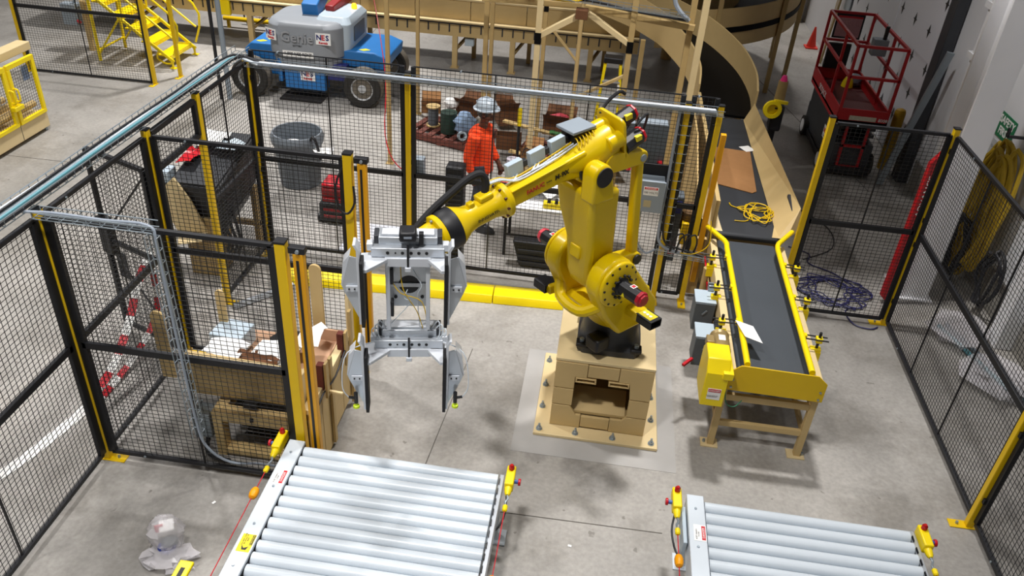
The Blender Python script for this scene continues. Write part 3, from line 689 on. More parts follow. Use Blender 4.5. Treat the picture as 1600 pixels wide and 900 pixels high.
rr('dress_hose', ua().tube([(1.07, -.02, .1), (1.04, -.03, .2), (1.07, -.045, .26), (1.16, -.06, .255), (1.3, -.08, .2), (1.46, -.1, .13), (1.6, -.11, .05), (1.68, -.1, -.02)], .028, 10, 6), blackrub)
# parallel link
crank = hull2(circ(.1, 2.74, .06, 18)+circ(.42, 2.76, .085, 14))
c = rr('crank_arm', rbx().prism(crank, (0, .04, 0), (1, 0, 0), (0, 0, 1), (0, .11, 0)), robot_y, bevel=.012)
rr('crank_pin', rbx().cyl((.1, .15, 2.74), (.1, .162, 2.74), .03, n=20), galv, c)
rr('link_rod', rbx().prism([(.06, 2.72), (.14, 2.73), (.04, 1.78), (-.05, 1.8)], (0, .06, 0), (1, 0, 0), (0, 0, 1), (0, .075, 0)), robot_y, bevel=.018)
lk = hull2(circ(-.01, 1.78, .06, 18)+circ(.28, 1.76, .11, 18))
c = rr('lower_link', rbx().prism(lk, (0, .05, 0), (1, 0, 0), (0, 0, 1), (0, .11, 0)), robot_y, bevel=.012)
rr('link_pin_cover', rbx().cyl((-.01, .16, 1.78), (-.01, .178, 1.78), .045, n=20), black, c)
# junction boxes and hoses on the arm
b = rr('junction_box', ua().cbox((.13, -.1, .14), .18, .15, .1, ry=R(-8)), black, bevel=.006)
rr('box_lid', ua().cbox((.13, -.1, .2), .23, .2, .025, ry=R(-8)), boxgrey, b, bevel=.006)
for i in range(6):
    rr('yellow_lead', ua().tube([(.05+.032*i, -.03, .16), (.06+.032*i, .0, .17), (.07+.032*i, .03, .15), (.09+.032*i, .05, .12)], .005, 6, 3), cable_y, b)
for k, (x, z) in enumerate(((.33, .13), (.53, .125), (.74, .12))):
    b = rr('valve_box', ua().cbox((x, -.1, z), .14, .05, .12), boxgrey_l, bevel=.005)
    rr('connector', ua().cbox((x-.09, -.1, z+.01), .045, .045, .05), black, b, bevel=.004)
    for j in range(2):
        rr('white_tube', ua().tube([(x-.02+.035*j, -.085, z-.05), (x-.0+.035*j, -.07, z-.04), (x+.06+.035*j, -.03, .085), (x+.15, -.02, .085), (min(.9, x+.32), -.02, .09)], .007, 6, 4), cable_w, b)
for k in range(3):
    rr('air_line', ua().tube([(.2, -.06+.025*k, .12), (.5, -.06+.03*k, .09), (.78, -.05+.025*k, .085), (.92, -.05+.02*k, .15), (1.02, -.04+.015*k, .17)], .007, 6, 4), cable_w if k else cable_y)
# lettering on the arm
LX = UX @ frame((.42, .078, .0), (-1, 0, 0), (0, 0, 1), (0, 1, 0))
lettering('M-900iB', .055, LX @ Matrix.Translation((.0, 0, 0)), pr_blk, rob, bold=.0015, shear=.15)
lettering('FANUC', .05, LX @ Matrix.Translation((-.27, 0, -.006)), pr_red, rob, bold=.001)
lettering('Robot', .02, LX @ Matrix.Translation((-.145, 0, -.003)), pr_blk, rob)
LX = UX @ frame((1.13, .0905, .0), (-1, 0, 0), (0, 0, 1), (0, 1, 0))
lettering('INNOVATIVE', .036, LX @ Matrix.Translation((.01, 0, .002)), pr_blk, rob)
lettering('by', .04, LX @ Matrix.Translation((-.14, -.003, .002)), pr_blk, rob, shear=.3)
LX = RX @ frame((.5, .1515, 2.1), (-1, 0, 0), (0, 0, 1), (0, 1, 0))
lettering('R-30iB Plus', .022, LX, pr_blk, rob)

# ------------------------------------------------------------------ gripper
GA = R(12); GXm = Matrix.Translation((-1.13, 4.5, 2.29)) @ Matrix.Rotation(GA, 4, 'Z')
# local: x right, -y toward the camera, z up
grp = thing('robot_gripper', 'silver double clamp gripper with black pads hanging on the robot wrist', 'gripper', (-1.13, 4.5, 1.39), GA)
def gb(): return MB(GXm)
def gg(name, mb, m, parent=grp, **k): return ob(name, mb, m, parent, **k)
mp = gg('mounting_plate', gb().box(-.13, .13, .0, .02, -.2, .2), alu, bevel=.004)
gg('flange_hole', gb().cyl((0, -.003, -.02), (0, .0, -.02), .07, n=28), black, mp)
gg('cross_strap', gb().box(-.12, .13, -.012, -.004, -.034, -.006), alu_p, mp)
for x in (-.09, .09):
    for z in (-.12, .14): gg('plate_bolt', gb().cyl((x, -.008, z), (x, .0, z), .012, n=8), black, mp)
gg('tool_flange', gb().cyl((0, .02, .03), (0, .2, .03), .1, n=24), darkgrey)
gg('wrist_adapter', gb().tube([(0, .19, .03), (.03, .22, .06), (.08, .25, .1)], .085, 14, 3), robot_y)
for x in (-.135, .13):
    gg('frame_rail', gb().box(x-.014, x+.014, -.115, -.085, -.32, .26), alu_p, bevel=.003)
for dz in (0, -.74):
    sfx = dz
    bm = gg('clamp_beam', gb().box(-.235, .235, -.12, -.0, .265+dz, .33+dz), alu, bevel=.005)
    for x in (-.13, -.08, -.035, .02, .07, .12):
        gg('beam_hole', gb().cyl((x, -.1225, .298+dz), (x, -.119, .298+dz), .011 if abs(x) != .08 else .006, n=12), black, bm)
    gg('slide_body', gb().box(-.19, .19, -.07, .06, .33+dz, .385+dz), alu, bevel=.006)
    gg('slide_rib', gb().box(-.17, .17, -.05, .03, .385+dz, .4+dz), alu_p, bevel=.004)
    for sg in (-1, 1):
        gg('slide_end', gb().box(sg*.205-.015, sg*.205+.015, -.06, .05, .33+dz, .39+dz), darkgrey, bevel=.004)
        gg('stop_block', gb().box(sg*.245-.02, sg*.245+.02, -.1, -.04, .3+dz, .35+dz), alu_p, bevel=.004)
    gg('beam_web', gb().box(-.15, .15, -.135, -.09, .2+dz, .265+dz), alu_p, bevel=.004)
    for sg in (-1, 1):
        ox = -.02
        xp = sg*.285-.02   # pad plane
        arm_ = [(sg*.1, -.12), (sg*.14, -.02), (xp, -.06), (xp, -.27), (xp-sg*.05, -.27), (sg*.13, -.135)]
        gg('clamp_arm', gb().prism(arm_, (0, 0, .235+dz), (1, 0, 0), (0, 1, 0), (0, 0, .025)), alu_p, bevel=.003)
        bar_ = gg('finger_bar', gb().box(xp-.008, xp+.008, -.29, -.19, -.15+dz, .37+dz), alu_p, bevel=.003)
        gg('flared_tip', gb().prism([(xp-.008, .37+dz), (xp+.008, .37+dz), (xp+.008-sg*.0, .41+dz), (xp+sg*.02+.008, .45+dz), (xp+sg*.02-.008, .45+dz), (xp-.008, .41+dz)], (0, -.29, 0), (1, 0, 0), (0, 0, 1), (0, .1, 0)), alu_p, bar_)
        gg('rubber_pad', gb().box(xp-sg*.03-.012, xp-sg*.03+.012, -.3, -.2, -.165+dz, .325+dz) if False else gb().box(min(xp-sg*.008, xp-sg*.03), max(xp-sg*.008, xp-sg*.03), -.305, -.19, -.165+dz, .325+dz), blackrub, bar_, bevel=.003)
        gpoly = [(xp+sg*.008, .33+dz), (xp+sg*.055, .345+dz), (xp+sg*.112, .12+dz), (xp+sg*.1, .08+dz), (xp+sg*.008, -.14+dz)]
        gg('gusset', gb().prism(gpoly, (0, -.245, 0), (1, 0, 0), (0, 0, 1), (0, .012, 0)), alu, bar_, bevel=.003)
        g2 = [(xp+sg*.055, .345+dz), (xp+sg*.1, .29+dz), (xp+sg*.118, .12+dz), (xp+sg*.1, .1+dz)]
        gg('gusset_flange', gb().prism(g2, (0, -.232, 0), (1, 0, 0), (0, 0, 1), (0, .1, 0)), alu_p, bar_)
        tb = gg('bolt_tab', gb().box(min(xp+sg*.012, xp+sg*.085), max(xp+sg*.012, xp+sg*.085), -.26, -.248, .09+dz, .13+dz), alu_p, bar_)
        for dx in (.03, .065): gg('tab_bolt', gb().cyl((xp+sg*dx, -.265, .11+dz), (xp+sg*dx, -.258, .11+dz), .006, n=8), black, bar_)
gg('sensor', gb().box(-.055, .055, -.14, -.02, .385, .455), black, bevel=.015)
gg('sensor_label', gb().box(-.025, .025, -.142, -.14, .415, .43), cable_g)
for dz in (0, -.74):
    gg('centre_pin', gb().bar((0, -.13, .36+dz), (0, -.13, .19+dz), .014), black)
    gg('pin_block', gb().box(-.02, .02, -.15, -.115, .17+dz, .2+dz), alu_p, bevel=.003)
gg('valve_block', gb().box(.07, .1, -.1, -.06, .34, .43), black, bevel=.004)
for z in (.1, -.16): gg('cylinder_end', gb().box(-.12, -.1, -.1, -.04, z-.06, z+.06), black, bevel=.004)
rg = random.Random(5)
for k in range(4):
    p0 = (rg.uniform(-.12, .12), -.06, rg.uniform(-.1, .22)); p1 = (rg.uniform(-.1, .1), -.09, rg.uniform(-.2, -.05)); p2 = (rg.uniform(-.16, .16), -.08, -.33)
    gg('air_tube', gb().tube([p0, ((p0[0]+p1[0])/2+rg.uniform(-.05, .05), -.1, (p0[2]+p1[2])/2), p1, p2], .0035, 6, 4), cable_y if k % 2 else cable_w)
for sg in (-1, 1):
    for k in range(3):
        gg('tube_loop', gb().tube([(sg*(.13+.02*k), -.05, -.4), (sg*(.2+.02*k), -.06, -.28-.03*k), (sg*(.21+.02*k), -.09, -.38), (sg*.16, -.1, -.46)], .005, 6, 4), cable_w)
    x = sg*.345-.02
    c = gg('suction_fitting', gb().cyl((x, -.28, -.83), (x, -.28, -.74), .014, n=10), black)
    gg('suction_cup', gb().lathe((x, -.28, -.87), (0, 0, 1), [(0, .024), (.015, .022), (.02, .012), (.04, .012)], 14), mat('lime_cup', 'C8E020', .5), c)
    gg('elbow_fitting', gb().bar((x, -.28, -.79), (x+sg*.05, -.28, -.78), .014), black, c)
    gg('air_tube', gb().tube([(x+sg*.05, -.28, -.78), (x+sg*.09, -.27, -.68), (x+sg*.05, -.2, -.45), (sg*.2, -.1, -.42)], .004, 6, 5), cable_w)
# ------------------------------------------------------------------ roller conveyors
def estop(parent_label, x, y, z, side, lamp=True):
    """yellow pull-cord switch; side +1 sits right of the rail"""
    t = thing('pull_cord_switch', parent_label, 'switch', (x, y, z-.05), group='yellow pull cord switches')
    b = ob('switch_body', MB().box(x-.035, x+.035, y-.1, y+.1, z-.04, z+.05), bright_y, t, bevel=.01)
    ob('cone_end', MB().lathe((x, y-.1, z), (0, -1, 0), [(0, .032), (.05, .025), (.07, .014)], 12), bright_y, t)
    ob('lamp', MB().lathe((x, y+.06, z+.05), (0, 0, 1), [(0, .022), (.03, .022), (.045, .012)], 12), lamp_lit, t)
    ob('reset_button', MB().cyl((x+side*.035, y-.02, z), (x+side*.065, y-.02, z), .016, n=10), mat('reset_blue', '3A5FA8', .4), t)
    ob('mushroom_button', MB().cyl((x+side*.065, y-.02, z), (x+side*.085, y-.02, z), .028, n=14), red_g, t, bevel=.004)
    ob('spring_hook', MB().tube([(x, y-.17, z), (x+.008, y-.2, z-.005), (x-.006, y-.23, z-.01), (x, y-.26, z-.01)], .009, 6, 2), galv, t)
    ob('cord_grip', MB().lathe((x, y-.26, z-.01), (0, -1, 0), [(0, .012), (.01, .02), (.05, .02), (.06, .012)], 10), bright_y, t)
    return t
def roller_conveyor(x0, x1, rail_left, yend, zt, n, name_label, pitch=.1035, dia=.094, length_y=2.0):
    cx = (x0+x1)/2
    t = thing('roller_conveyor', name_label, 'conveyor', (cx, yend-1, 0), group='grey roller conveyors')
    zc = zt-dia/2-.004
    ra = rail_left+.13
    ob('side_rail', MB().box(rail_left, ra, yend-length_y, yend+.02, zt-.02, zt+.012), roller_m, t, bevel=.006)
    ob('side_channel', MB().box(rail_left+.005, rail_left+.03, yend-length_y, yend+.02, zt-.2, zt-.02), roller_m, t)
    ob('side_channel', MB().box(ra-.012, ra, yend-length_y, yend+.02, zt-.2, zt-.02), darkgrey, t)
    ob('right_channel', MB().box(x1-.004, x1+.03, yend-length_y, yend+.01, zt-.17, zt-.035), alu, t, bevel=.003)
    rl = None
    for i in range(n):
        y = yend-.045-i*pitch
        if rl is None:
            rl = ob('roller', MB().lathe((ra+.006, y, zc), (1, 0, 0), [(0, dia/2-.012), (.003, dia/2), (x1-ra-.022, dia/2), (x1-ra-.018, dia/2-.012)], 28), roller_m, t); y0 = y
        else: dup(rl, (0, y-y0, 0))
    ends = MB().box(x1-.002, x1+.004, yend-.1, yend-.05, zc-.02, zc+.035)
    e = ob('axle_tab', ends, black, t)
    for i in range(1, n): dup(e, (0, -i*pitch, 0))
    for yy in (yend-.12, yend-length_y+.2):
        for x in (rail_left+.05, x1-.01):
            l = ob('leg', MB().box(x-.035, x+.035, yy-.04, yy+.04, .01, zt-.15), roller_m, t)
            f = ob('foot_plate', MB().box(x-.06, x+.1, yy-.08, yy+.08, 0, .012), roller_m, l, bevel=.002)
    for i in range(5):
        ob('rail_bolt', MB().cyl((rail_left+.06, yend-.12-.36*i, zt+.012), (rail_left+.06, yend-.12-.36*i, zt+.02), .01, n=6), galv, t)
    ob('cross_beam', MB().box(rail_left+.05, x1, yend-.2, yend-.14, zt-.35, zt-.25), roller_m, t)
    ob('cross_beam', MB().box(rail_left+.05, x1, yend-1.5, yend-1.44, zt-.35, zt-.25), roller_m, t)
    return t
ZT = .62
ca = roller_conveyor(-2.1, -.41, -2.125, 4.5, ZT, 19, 'wide grey roller conveyor in front of the pallet machine', length_y=2.05)
cb = roller_conveyor(1.05, 2.72, 1.035, 4.52, ZT, 18, 'right grey roller conveyor in front of the belt conveyor', length_y=2.0, pitch=.108)
def dlabel(x, y, parent, kind):
    X = frame((x, y, ZT+.013), (0, 1, 0), (-1, 0, 0), (0, 0, 1))
    if kind == 'danger':
        p = ob('danger_label', MB(X).box(-.075, .075, -.045, .045, 0, .001), pr_wht, parent)
        ob('label_header', MB(X).box(-.065, .065, -.04, -.012, .001, .002), pr_red, p)
        lettering('DANGER', .024, X @ Matrix.Translation((0, -.026, .002)), pr_wht, p, depth=.001)
        lettering('KEEP HANDS\nCLEAR', .016, X @ Matrix.Translation((-.015, .018, .001)), pr_blk, p, depth=.001)
        return
    p = ob('warning_label', MB(X).box(-.075, .075, -.05, .045, 0, .001), label_y, parent)
    ob('label_header', MB(X).box(-.015, .07, -.047, -.028, .001, .002), pr_blk, p)
    lettering('WARNING', .02, X @ Matrix.Translation((.028, -.037, .002)), label_y, p, depth=.001)
    lettering('DO NOT CLIMB\nSIT WALK OR\nRIDE', .014, X @ Matrix.Translation((.03, .008, .001)), pr_blk, p, depth=.001)
    ob('pictogram', MB(X).prism([(-.06, -.02), (-.03, -.03), (-.045, .0), (-.02, .02), (-.06, .01)], (0, 0, .001), (1, 0, 0), (0, 1, 0), (0, 0, .001)), pr_blk, p)
dlabel(-2.055, 4.12, ca, 'danger'); dlabel(-2.055, 3.49, ca, 'warning'); dlabel(1.115, 4.17, cb, 'danger')
estop('yellow pull cord switch on the wide roller conveyor beside the near light curtain post', -2.2, 4.5, .6, -1)
estop('yellow pull cord switch on the right end of the wide roller conveyor', -.33, 4.46, .6, 1)
estop('yellow pull cord switch at the left of the right roller conveyor', .96, 4.48, .6, -1)
estop('yellow pull cord switch at the right end of the right roller conveyor', 2.8, 4.45, .6, 1)
def cord(x, y, lab, ylen=1.8, fl=.42):
    t = thing('emergency_pull_line', lab, 'pull cord', (x, y-.9, .58), group='red pull cords')
    ob('cord', MB().tube([(x, y, .59), (x-.0, y-ylen*.5, .575), (x, y-ylen, .57)], .004, 6, 3), red_g, t)
    ob('float', MB().lathe((x, y-fl+.04, .585), (0, -1, 0), [(0, .008), (.01, .025), (.035, .033), (.07, .033), (.095, .025), (.105, .008)], 14), orange, t)
cord(-2.2, 4.18, 'red pull cord with orange float left of the wide roller conveyor', fl=.2)
cord(-.33, 4.14, 'red pull cord with orange float right of the wide roller conveyor', fl=.62)
cord(.96, 4.16, 'red pull cord with orange float left of the right roller conveyor', fl=.22)
cord(2.8, 4.13, 'red pull cord at the right end of the right roller conveyor', fl=.4)
ob('switch_bracket', MB().box(1.0, 1.03, 4.1, 4.45, .45, .585), boxgrey_l, label='grey bracket box beside the right roller conveyor rail', cat='bracket', bevel=.005)
cable('switch_cable', [(.95, 4.38, .57), (.93, 4.25, .52), (.96, 4.1, .48), (1.02, 4.05, .45)], .008, cable_b, 'black cable of the switch left of the right roller conveyor')
cable('switch_cable', [(-.34, 4.36, .56), (-.33, 4.2, .5), (-.36, 4.1, .46), (-.4, 4.05, .45)], .008, cable_b, 'black cable of the switch right of the wide roller conveyor')
t = thing('yellow_bracket', 'yellow slotted bracket on the floor at the bottom edge left of the wide conveyor', 'bracket', (-2.42, 3.3, 0))
mb = MB().prism([(-.05, -.12), (.05, -.12), (.05, .12), (-.05, .12)], (-2.42, 3.22, .52), (1, 0, 0), (0, 1, 0), (0, 0, .03))
ob('bracket_top', mb, bright_y, t, bevel=.008)
ob('slot', MB().box(-2.435, -2.405, 3.14, 3.28, .549, .5515), pr_blk, t)
ob('bracket_leg', MB().box(-2.46, -2.38, 3.12, 3.16, 0, .52), bright_y, t)
ob('bracket_side', MB().box(-2.38, -2.34, 3.12, 3.2, .42, .54), bright_y, t, bevel=.008)

# ------------------------------------------------------------------ belt conveyor
BX0, BX1, BY0, BY1, BZ = 1.42, 2.25, 5.8, 8.3, .86
bc = thing('belt_conveyor', 'black belt conveyor with yellow guide rails right of the robot', 'conveyor', (1.83, 7, 0))
ob('belt', MB().box(BX0+.09, BX1-.09, BY0+.03, BY1, BZ-.08, BZ), beltm, bc, bevel=.03, seg=3)
for x0, x1 in ((BX0, BX0+.075), (BX1-.055, BX1)):
    ob('side_frame', MB().box(x0, x1, BY0, BY1-.05, BZ-.16, BZ+.02), tan_l, bc, bevel=.006)
ob('slider_bed', MB().box(BX0+.06, BX1-.05, BY0+.1, BY1, BZ-.2, BZ-.1), darkgrey, bc)
ep = ob('end_plate', MB().prism([(1.42, .74), (2.25, .73), (2.25, .93), (2.16, 1.01), (1.5, 1.02), (1.42, .95)], (0, 5.745, 0), (1, 0, 0), (0, 0, 1), (0, .012, 0)), plate_y, bc, bevel=.004)
for x, z in ((1.45, .78), (1.45, .86), (2.21, .76), (2.21, .84)):
    ob('plate_bolt', MB().cyl((x, 5.735, z), (x, 5.745, z), .011, n=8), galv, ep)
for x in (1.4, 2.2):
    for y in (5.84, 7.9):
        l = ob('leg', MB().box(x-.01, x+.05, y-.03, y+.03, .012, BZ-.14), tan, bc, bevel=.004)
        f = ob('foot_plate', MB().box(x-.07, x+.09, y-.06, y+.06, 0, .014), tan_l, l, bevel=.002)
        ob('foot_bolt', MB().cyl((x-.04 if x < 2 else x+.07, y, .014), (x-.04 if x < 2 else x+.07, y, .04), .014, n=8), galv, l)
for z0, z1 in ((.25, .31), (.56, .63)):
    ob('cross_bar', MB().box(1.44, 2.2, 5.82, 5.86, z0, z1), tan, bc, bevel=.003)
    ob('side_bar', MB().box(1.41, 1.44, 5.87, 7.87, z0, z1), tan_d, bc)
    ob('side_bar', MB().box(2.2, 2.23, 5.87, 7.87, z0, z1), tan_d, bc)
RLZ = 1.0
def rail(pts):
    return ob('guide_rail', MB().tube(pts, .028, 12), bright_y, bc)
rail([(1.555, 5.8, RLZ), (1.555, 7.85, RLZ), (1.56, 7.95, RLZ), (1.54, 8.02, RLZ), (1.36, 8.33, RLZ)])
rail([(2.11, 5.8, RLZ), (2.11, 7.95, RLZ), (2.12, 8.03, RLZ), (2.14, 8.09, RLZ), (2.33, 8.4, RLZ)])
def clamp(x, y, sg):
    c = ob('rail_bracket', MB().box(min(x, x+sg*.1), max(x, x+sg*.1), y-.03, y+.03, BZ-.02, BZ+.03), bright_y, bc, bevel=.005)
    ob('bracket_tab', MB().box(min(x+sg*.02, x+sg*.1), max(x+sg*.02, x+sg*.1), y-.04, y-.025, BZ-.1, BZ), bright_y, c)
    ob('vertical_rod', MB().cyl((x+sg*.06, y, BZ), (x+sg*.06, y, BZ+.2), .014, n=8), black, c)
    ob('cross_block', MB().cbox((x+sg*.06, y, BZ+.12), .06, .06, .055), bright_y, c, bevel=.008)
    xr = 1.555 if sg < 0 else 2.11
    for dz in (-.03, .03):
        ob('cross_rod', MB().cyl((xr-sg*.0, y+dz, RLZ), (x+sg*.14, y+dz, BZ+.13), .007, n=6), black, c)
    ob('rail_clip', MB().cbox((xr+sg*.03, y, RLZ), .02, .05, .05), bright_y, c)
for y in (6.45, 7.05, 7.65): clamp(1.45, y, -1)
for y in (6.35, 7.0, 7.62): clamp(2.21, y, 1)
# drive: chain guard, motor, control boxes
dg = ob('drive_guard', MB().prism([(0, 0), (.36, 0), (.4, .1), (.4, .36), (.3, .47), (.08, .47), (0, .36)], (1.2, 5.66, .6), (0, 1, 0), (0, 0, 1), (.2, 0, 0)), bright_y, bc, bevel=.008)
ob('guard_step', MB().box(1.34, 1.43, 5.64, 5.9, .92, .99), bright_y, bc, bevel=.006)
ob('danger_label', MB().box(1.245, 1.36, 5.655, 5.6595, .68, .8), pr_wht, dg)
ob('label_header', MB().box(1.25, 1.355, 5.652, 5.6555, .765, .795), pr_red, dg)
X = frame((1.302, 5.6515, .78), (1, 0, 0), (0, 0, 1), (0, -1, 0))
lettering('DANGER', .024, X, pr_wht, dg, depth=.001)
lettering('MOVING PARTS CAN\nCRUSH AND CUT', .011, X @ Matrix.Translation((-.012, -.06, .001)), pr_blk, dg, depth=.001)
mo = ob('drive_motor', MB().lathe((1.36, 6.02, .93), (0, 1, 0), [(0, .06), (.01, .085), (.2, .085), (.22, .078), (.25, .09), (.27, .07)], 24), motor_t, bc)
ob('motor_gearbox', MB().cyl((1.36, 5.9, .93), (1.36, 6.02, .93), .075, n=20), mat('gearbox_green', '23403A', .5), mo)
ob('motor_terminal_box', MB().box(1.22, 1.29, 6.05, 6.16, .93, 1.02), motor_t, mo, bevel=.008)
ob('motor_label', MB().box(1.33, 1.39, 6.1, 6.18, 1.012, 1.018), pr_wht, mo)
for k, (x, y, z) in enumerate(((1.17, 6.35, .52), (1.2, 6.95, .52))):
    b = ob('disconnect_box', MB().box(x, x+.2, y, y+.22, z, z+.32), boxgrey_d, bc, bevel=.008)
    ob('box_top', MB().box(x-.005, x+.205, y-.01, y+.23, z+.32, z+.335), boxgrey_l, b, bevel=.004)
    ob('box_door', MB().box(x, x+.2, y-.018, y-.002, z+.0, z+.32), boxgrey_d, b, bevel=.004)
    ob('box_latch', MB().bar((x+.08, y-.03, z+.2), (x+.12, y-.03, z+.25), .014), galv, b)
    ob('box_mount', MB().box(x+.2, BX0+.02, y+.05, y+.17, z+.1, z+.2), black, b)
ob('disconnect_handle', MB().bar((1.17, 6.3, .62), (1.08, 6.2, .6), .03), red_g, bc, bevel=.006)
ob('red_air_line', MB().tube([(1.38, 8.05, .75), (1.4, 7.6, .62), (1.41, 7.0, .6), (1.41, 6.4, .6)], .01, 6, 4), red_g, bc)
ob('green_wire', MB().tube([(1.42, 5.78, .75), (1.44, 5.74, .6), (1.52, 5.73, .57), (1.58, 5.76, .63)], .005, 6, 4), mat('green_wire', '2E7A58', .5), bc)
ob('sensor_block', MB().cbox((1.37, 6.55, .86), .05, .12, .06), black, bc, bevel=.005)
ob('sensor_block', MB().cbox((1.36, 7.2, .88), .06, .08, .08), galv, bc, bevel=.005)
ob('tan_post', MB().cyl((1.37, 7.72, .02), (1.37, 7.72, .8), .035, n=14), tan2, bc)
p = MB()
pv = [(1.5, 6.42, 1.035), (1.66, 6.36, 1.03), (1.72, 6.12, 1.02), (1.56, 6.15, 1.05)]
p.add(pv+[(x, y, z+.002) for x, y, z in pv], [(3, 2, 1, 0), (4, 5, 6, 7), (0, 1, 5, 4), (1, 2, 6, 5), (2, 3, 7, 6), (3, 0, 4, 7)])
ob('paper_sheet', p, white, label='white paper sheet lying over the left yellow guide rail', cat='paper', smooth=0)
ob('opening_curtain', MB().box(2.4, 2.46, 8.28, 8.34, .25, 2.1), mat('amber_yellow_paint', 'E0A000'), label='amber light curtain column right of the belt conveyor opening', cat='light curtain', bevel=.006)
ob('opening_curtain', MB().box(1.31, 1.37, 8.29, 8.35, .25, 2.1), mat('amber_yellow_paint', 'E0A000'), label='amber light curtain column left of the belt conveyor opening', cat='light curtain', bevel=.006)

# ------------------------------------------------------------------ upstream conveyor and chute
uc = thing('infeed_conveyor', 'dark belt infeed conveyor with tan side walls behind the back fence', 'conveyor', (1.85, 10.2, 0))
ob('belt', MB().box(1.5, 2.22, 8.42, 12.2, .8, .88), beltm2, uc, bevel=.03)
ob('bed', MB().box(1.46, 2.26, 8.5, 12.2, .66, .8), tan_d, uc)
ob('right_flare', MB().loft([[(2.14, 8.44, .882), (2.3, 8.44, .882), (2.22, 8.46, .89)], [(2.2, 8.72, .882), (2.52, 8.72, .882), (2.45, 8.75, 1.14)], [(2.2, 12.15, .882), (2.34, 12.15, .882), (2.31, 12.15, 1.16)]]), tan, uc, smooth=0)
ob('left_wall', MB().box(1.44, 1.49, 8.48, 12.15, .7, 1.25), tan, uc, bevel=.004)
ob('left_flare', MB().loft([[(1.38, 8.46, .882), (1.58, 8.46, .882), (1.46, 8.48, .89)], [(1.36, 8.75, .882), (1.56, 8.75, .882), (1.44, 8.78, 1.12)], [(1.44, 10.2, .882), (1.5, 10.2, .882), (1.46, 10.2, 1.2)]]), tan_l, uc, smooth=0)
ob('latch', MB().bar((2.4, 8.8, 1.04), (2.4, 9.2, 1.07), .05, .06), darkgrey, uc, bevel=.01)
for y in (8.7, 10.3, 12.0):
    for x in (1.48, 2.2): ob('leg', MB().box(x, x+.06, y, y+.06, 0, .68), tan, uc)
wx = 1.0
ob('plywood_board', MB().prism([(8.75, .0), (11.6, .0), (11.6, 1.35), (10.2, 1.35), (8.75, .9)], (1.3, 0, 0), (0, 1, 0), (0, 0, 1), (.02, 0, 0)), wood, label='slanted plywood board left of the infeed conveyor behind the yellow post', cat='board', smooth=0)
ob('plywood_board', MB().box(1.3, 1.41, 8.36, 8.42, .05, .8), wood, label='small plywood board below the infeed conveyor at the fence opening', cat='board', smooth=0)
mb = MB(); cs = [(1.62, 9.72), (2.04, 9.56), (2.1, 9.62), (2.16, 10.9), (1.66, 10.95)]
mb.prism(cs, (0, 0, .885), (1, 0, 0), (0, 1, 0), (0, 0, .008))
ob('cardboard_sheet', mb, card, label='brown cardboard sheet lying on the infeed belt', cat='cardboard', smooth=0)
rc = random.Random(11); pts = []
for i in range(46):
    a = i*.75; rr_ = .06+.1*rc.random()
    pts.append((1.98+rr_*1.5*math.cos(a)+.0015*i, 9.05+rr_*1.6*math.sin(a)-.003*i, .9+.004*rc.random()+.0006*i))
pts = [(1.72, 9.2, .893), (1.78, 9.1, .893)]+pts+[(1.9, 8.78, .893), (1.74, 8.74, .893)]
ob('yellow_cable_tangle', MB().tube(pts, .007, 6, 4), cable_y, label='tangled yellow cord coil lying on the infeed belt', cat='cord')
ob('paper_scrap', MB().cbox((2.13, 11.0, .892), .16, .18, .004, rz=.5), white, label='small white paper scrap on the infeed belt beyond the cardboard', cat='paper', smooth=0)
# yellow radio / tool with pink top beside the chute exit
t = thing('yellow_sensor_post', 'yellow and black sensor tool with pink top beside the chute exit', 'tool', (2.62, 12.2, 0))
ob('stand', MB().box(2.6, 2.7, 12.15, 12.25, 0, .8), black, t)
ob('body', MB().box(2.56, 2.74, 12.02, 12.22, .8, 1.2), black, t, bevel=.03)
ob('yellow_ring', MB().lathe((2.55, 12.02, 1.15), (0, -1, .1), [(0, .13), (.03, .14), (.06, .13), (.06, .08), (0, .08)], 20), bright_y, t)
ob('yellow_arm', MB().bar((2.55, 12.0, 1.28), (2.76, 12.05, 1.25), .05), bright_y, t, bevel=.008)
ob('tan_drum', MB().cyl((2.68, 12.3, 1.15), (2.68, 12.3, 1.5), .08, .07, n=18), tan_d, t)
ob('pink_top', MB().lathe((2.68, 12.3, 1.52), (0, 0, 1), [(-.05, .06), (0, .05), (.06, .03)], 12), fluo, t)

def sweep(path, w_, wall_h, th=.03):
    """list of (centre, side) -> rings for floor, left and right wall"""
    P_ = spline([Vector(p) for p in path], 8); out = []
    for i, p in enumerate(P_):
        d = P_[min(i+1, len(P_)-1)]-P_[max(i-1, 0)]; d.z = 0; d.normalize(); s = Vector((d.y, -d.x, 0))
        out.append((p, s))
    def strip(o0, o1, z0, z1):
        return MB().loft([[p+s*o0+Vector((0, 0, z0)), p+s*o1+Vector((0, 0, z0)), p+s*o1+Vector((0, 0, z1)), p+s*o0+Vector((0, 0, z1))] for p, s in out])
    return (strip(-w_/2, w_/2, -.04, 0), strip(-w_/2-th, -w_/2, -.12, wall_h), strip(w_/2, w_/2+th, -.12, wall_h))
ch = thing('curved_chute', 'tan walled chute with black floor curving down onto the infeed conveyor', 'chute', (1.9, 13, 0))
f, l, r_ = sweep([(1.9, 12.28, .9), (1.93, 13.0, 1.0), (1.76, 13.75, 1.15), (1.35, 14.35, 1.35), (.8, 14.65, 1.55), (.1, 14.8, 1.75), (-.8, 14.9, 1.95)], .84, .42)
ob('chute_floor', f, chute_f, ch); ob('left_wall', l, tan, ch); ob('right_wall', r_, tan, ch)
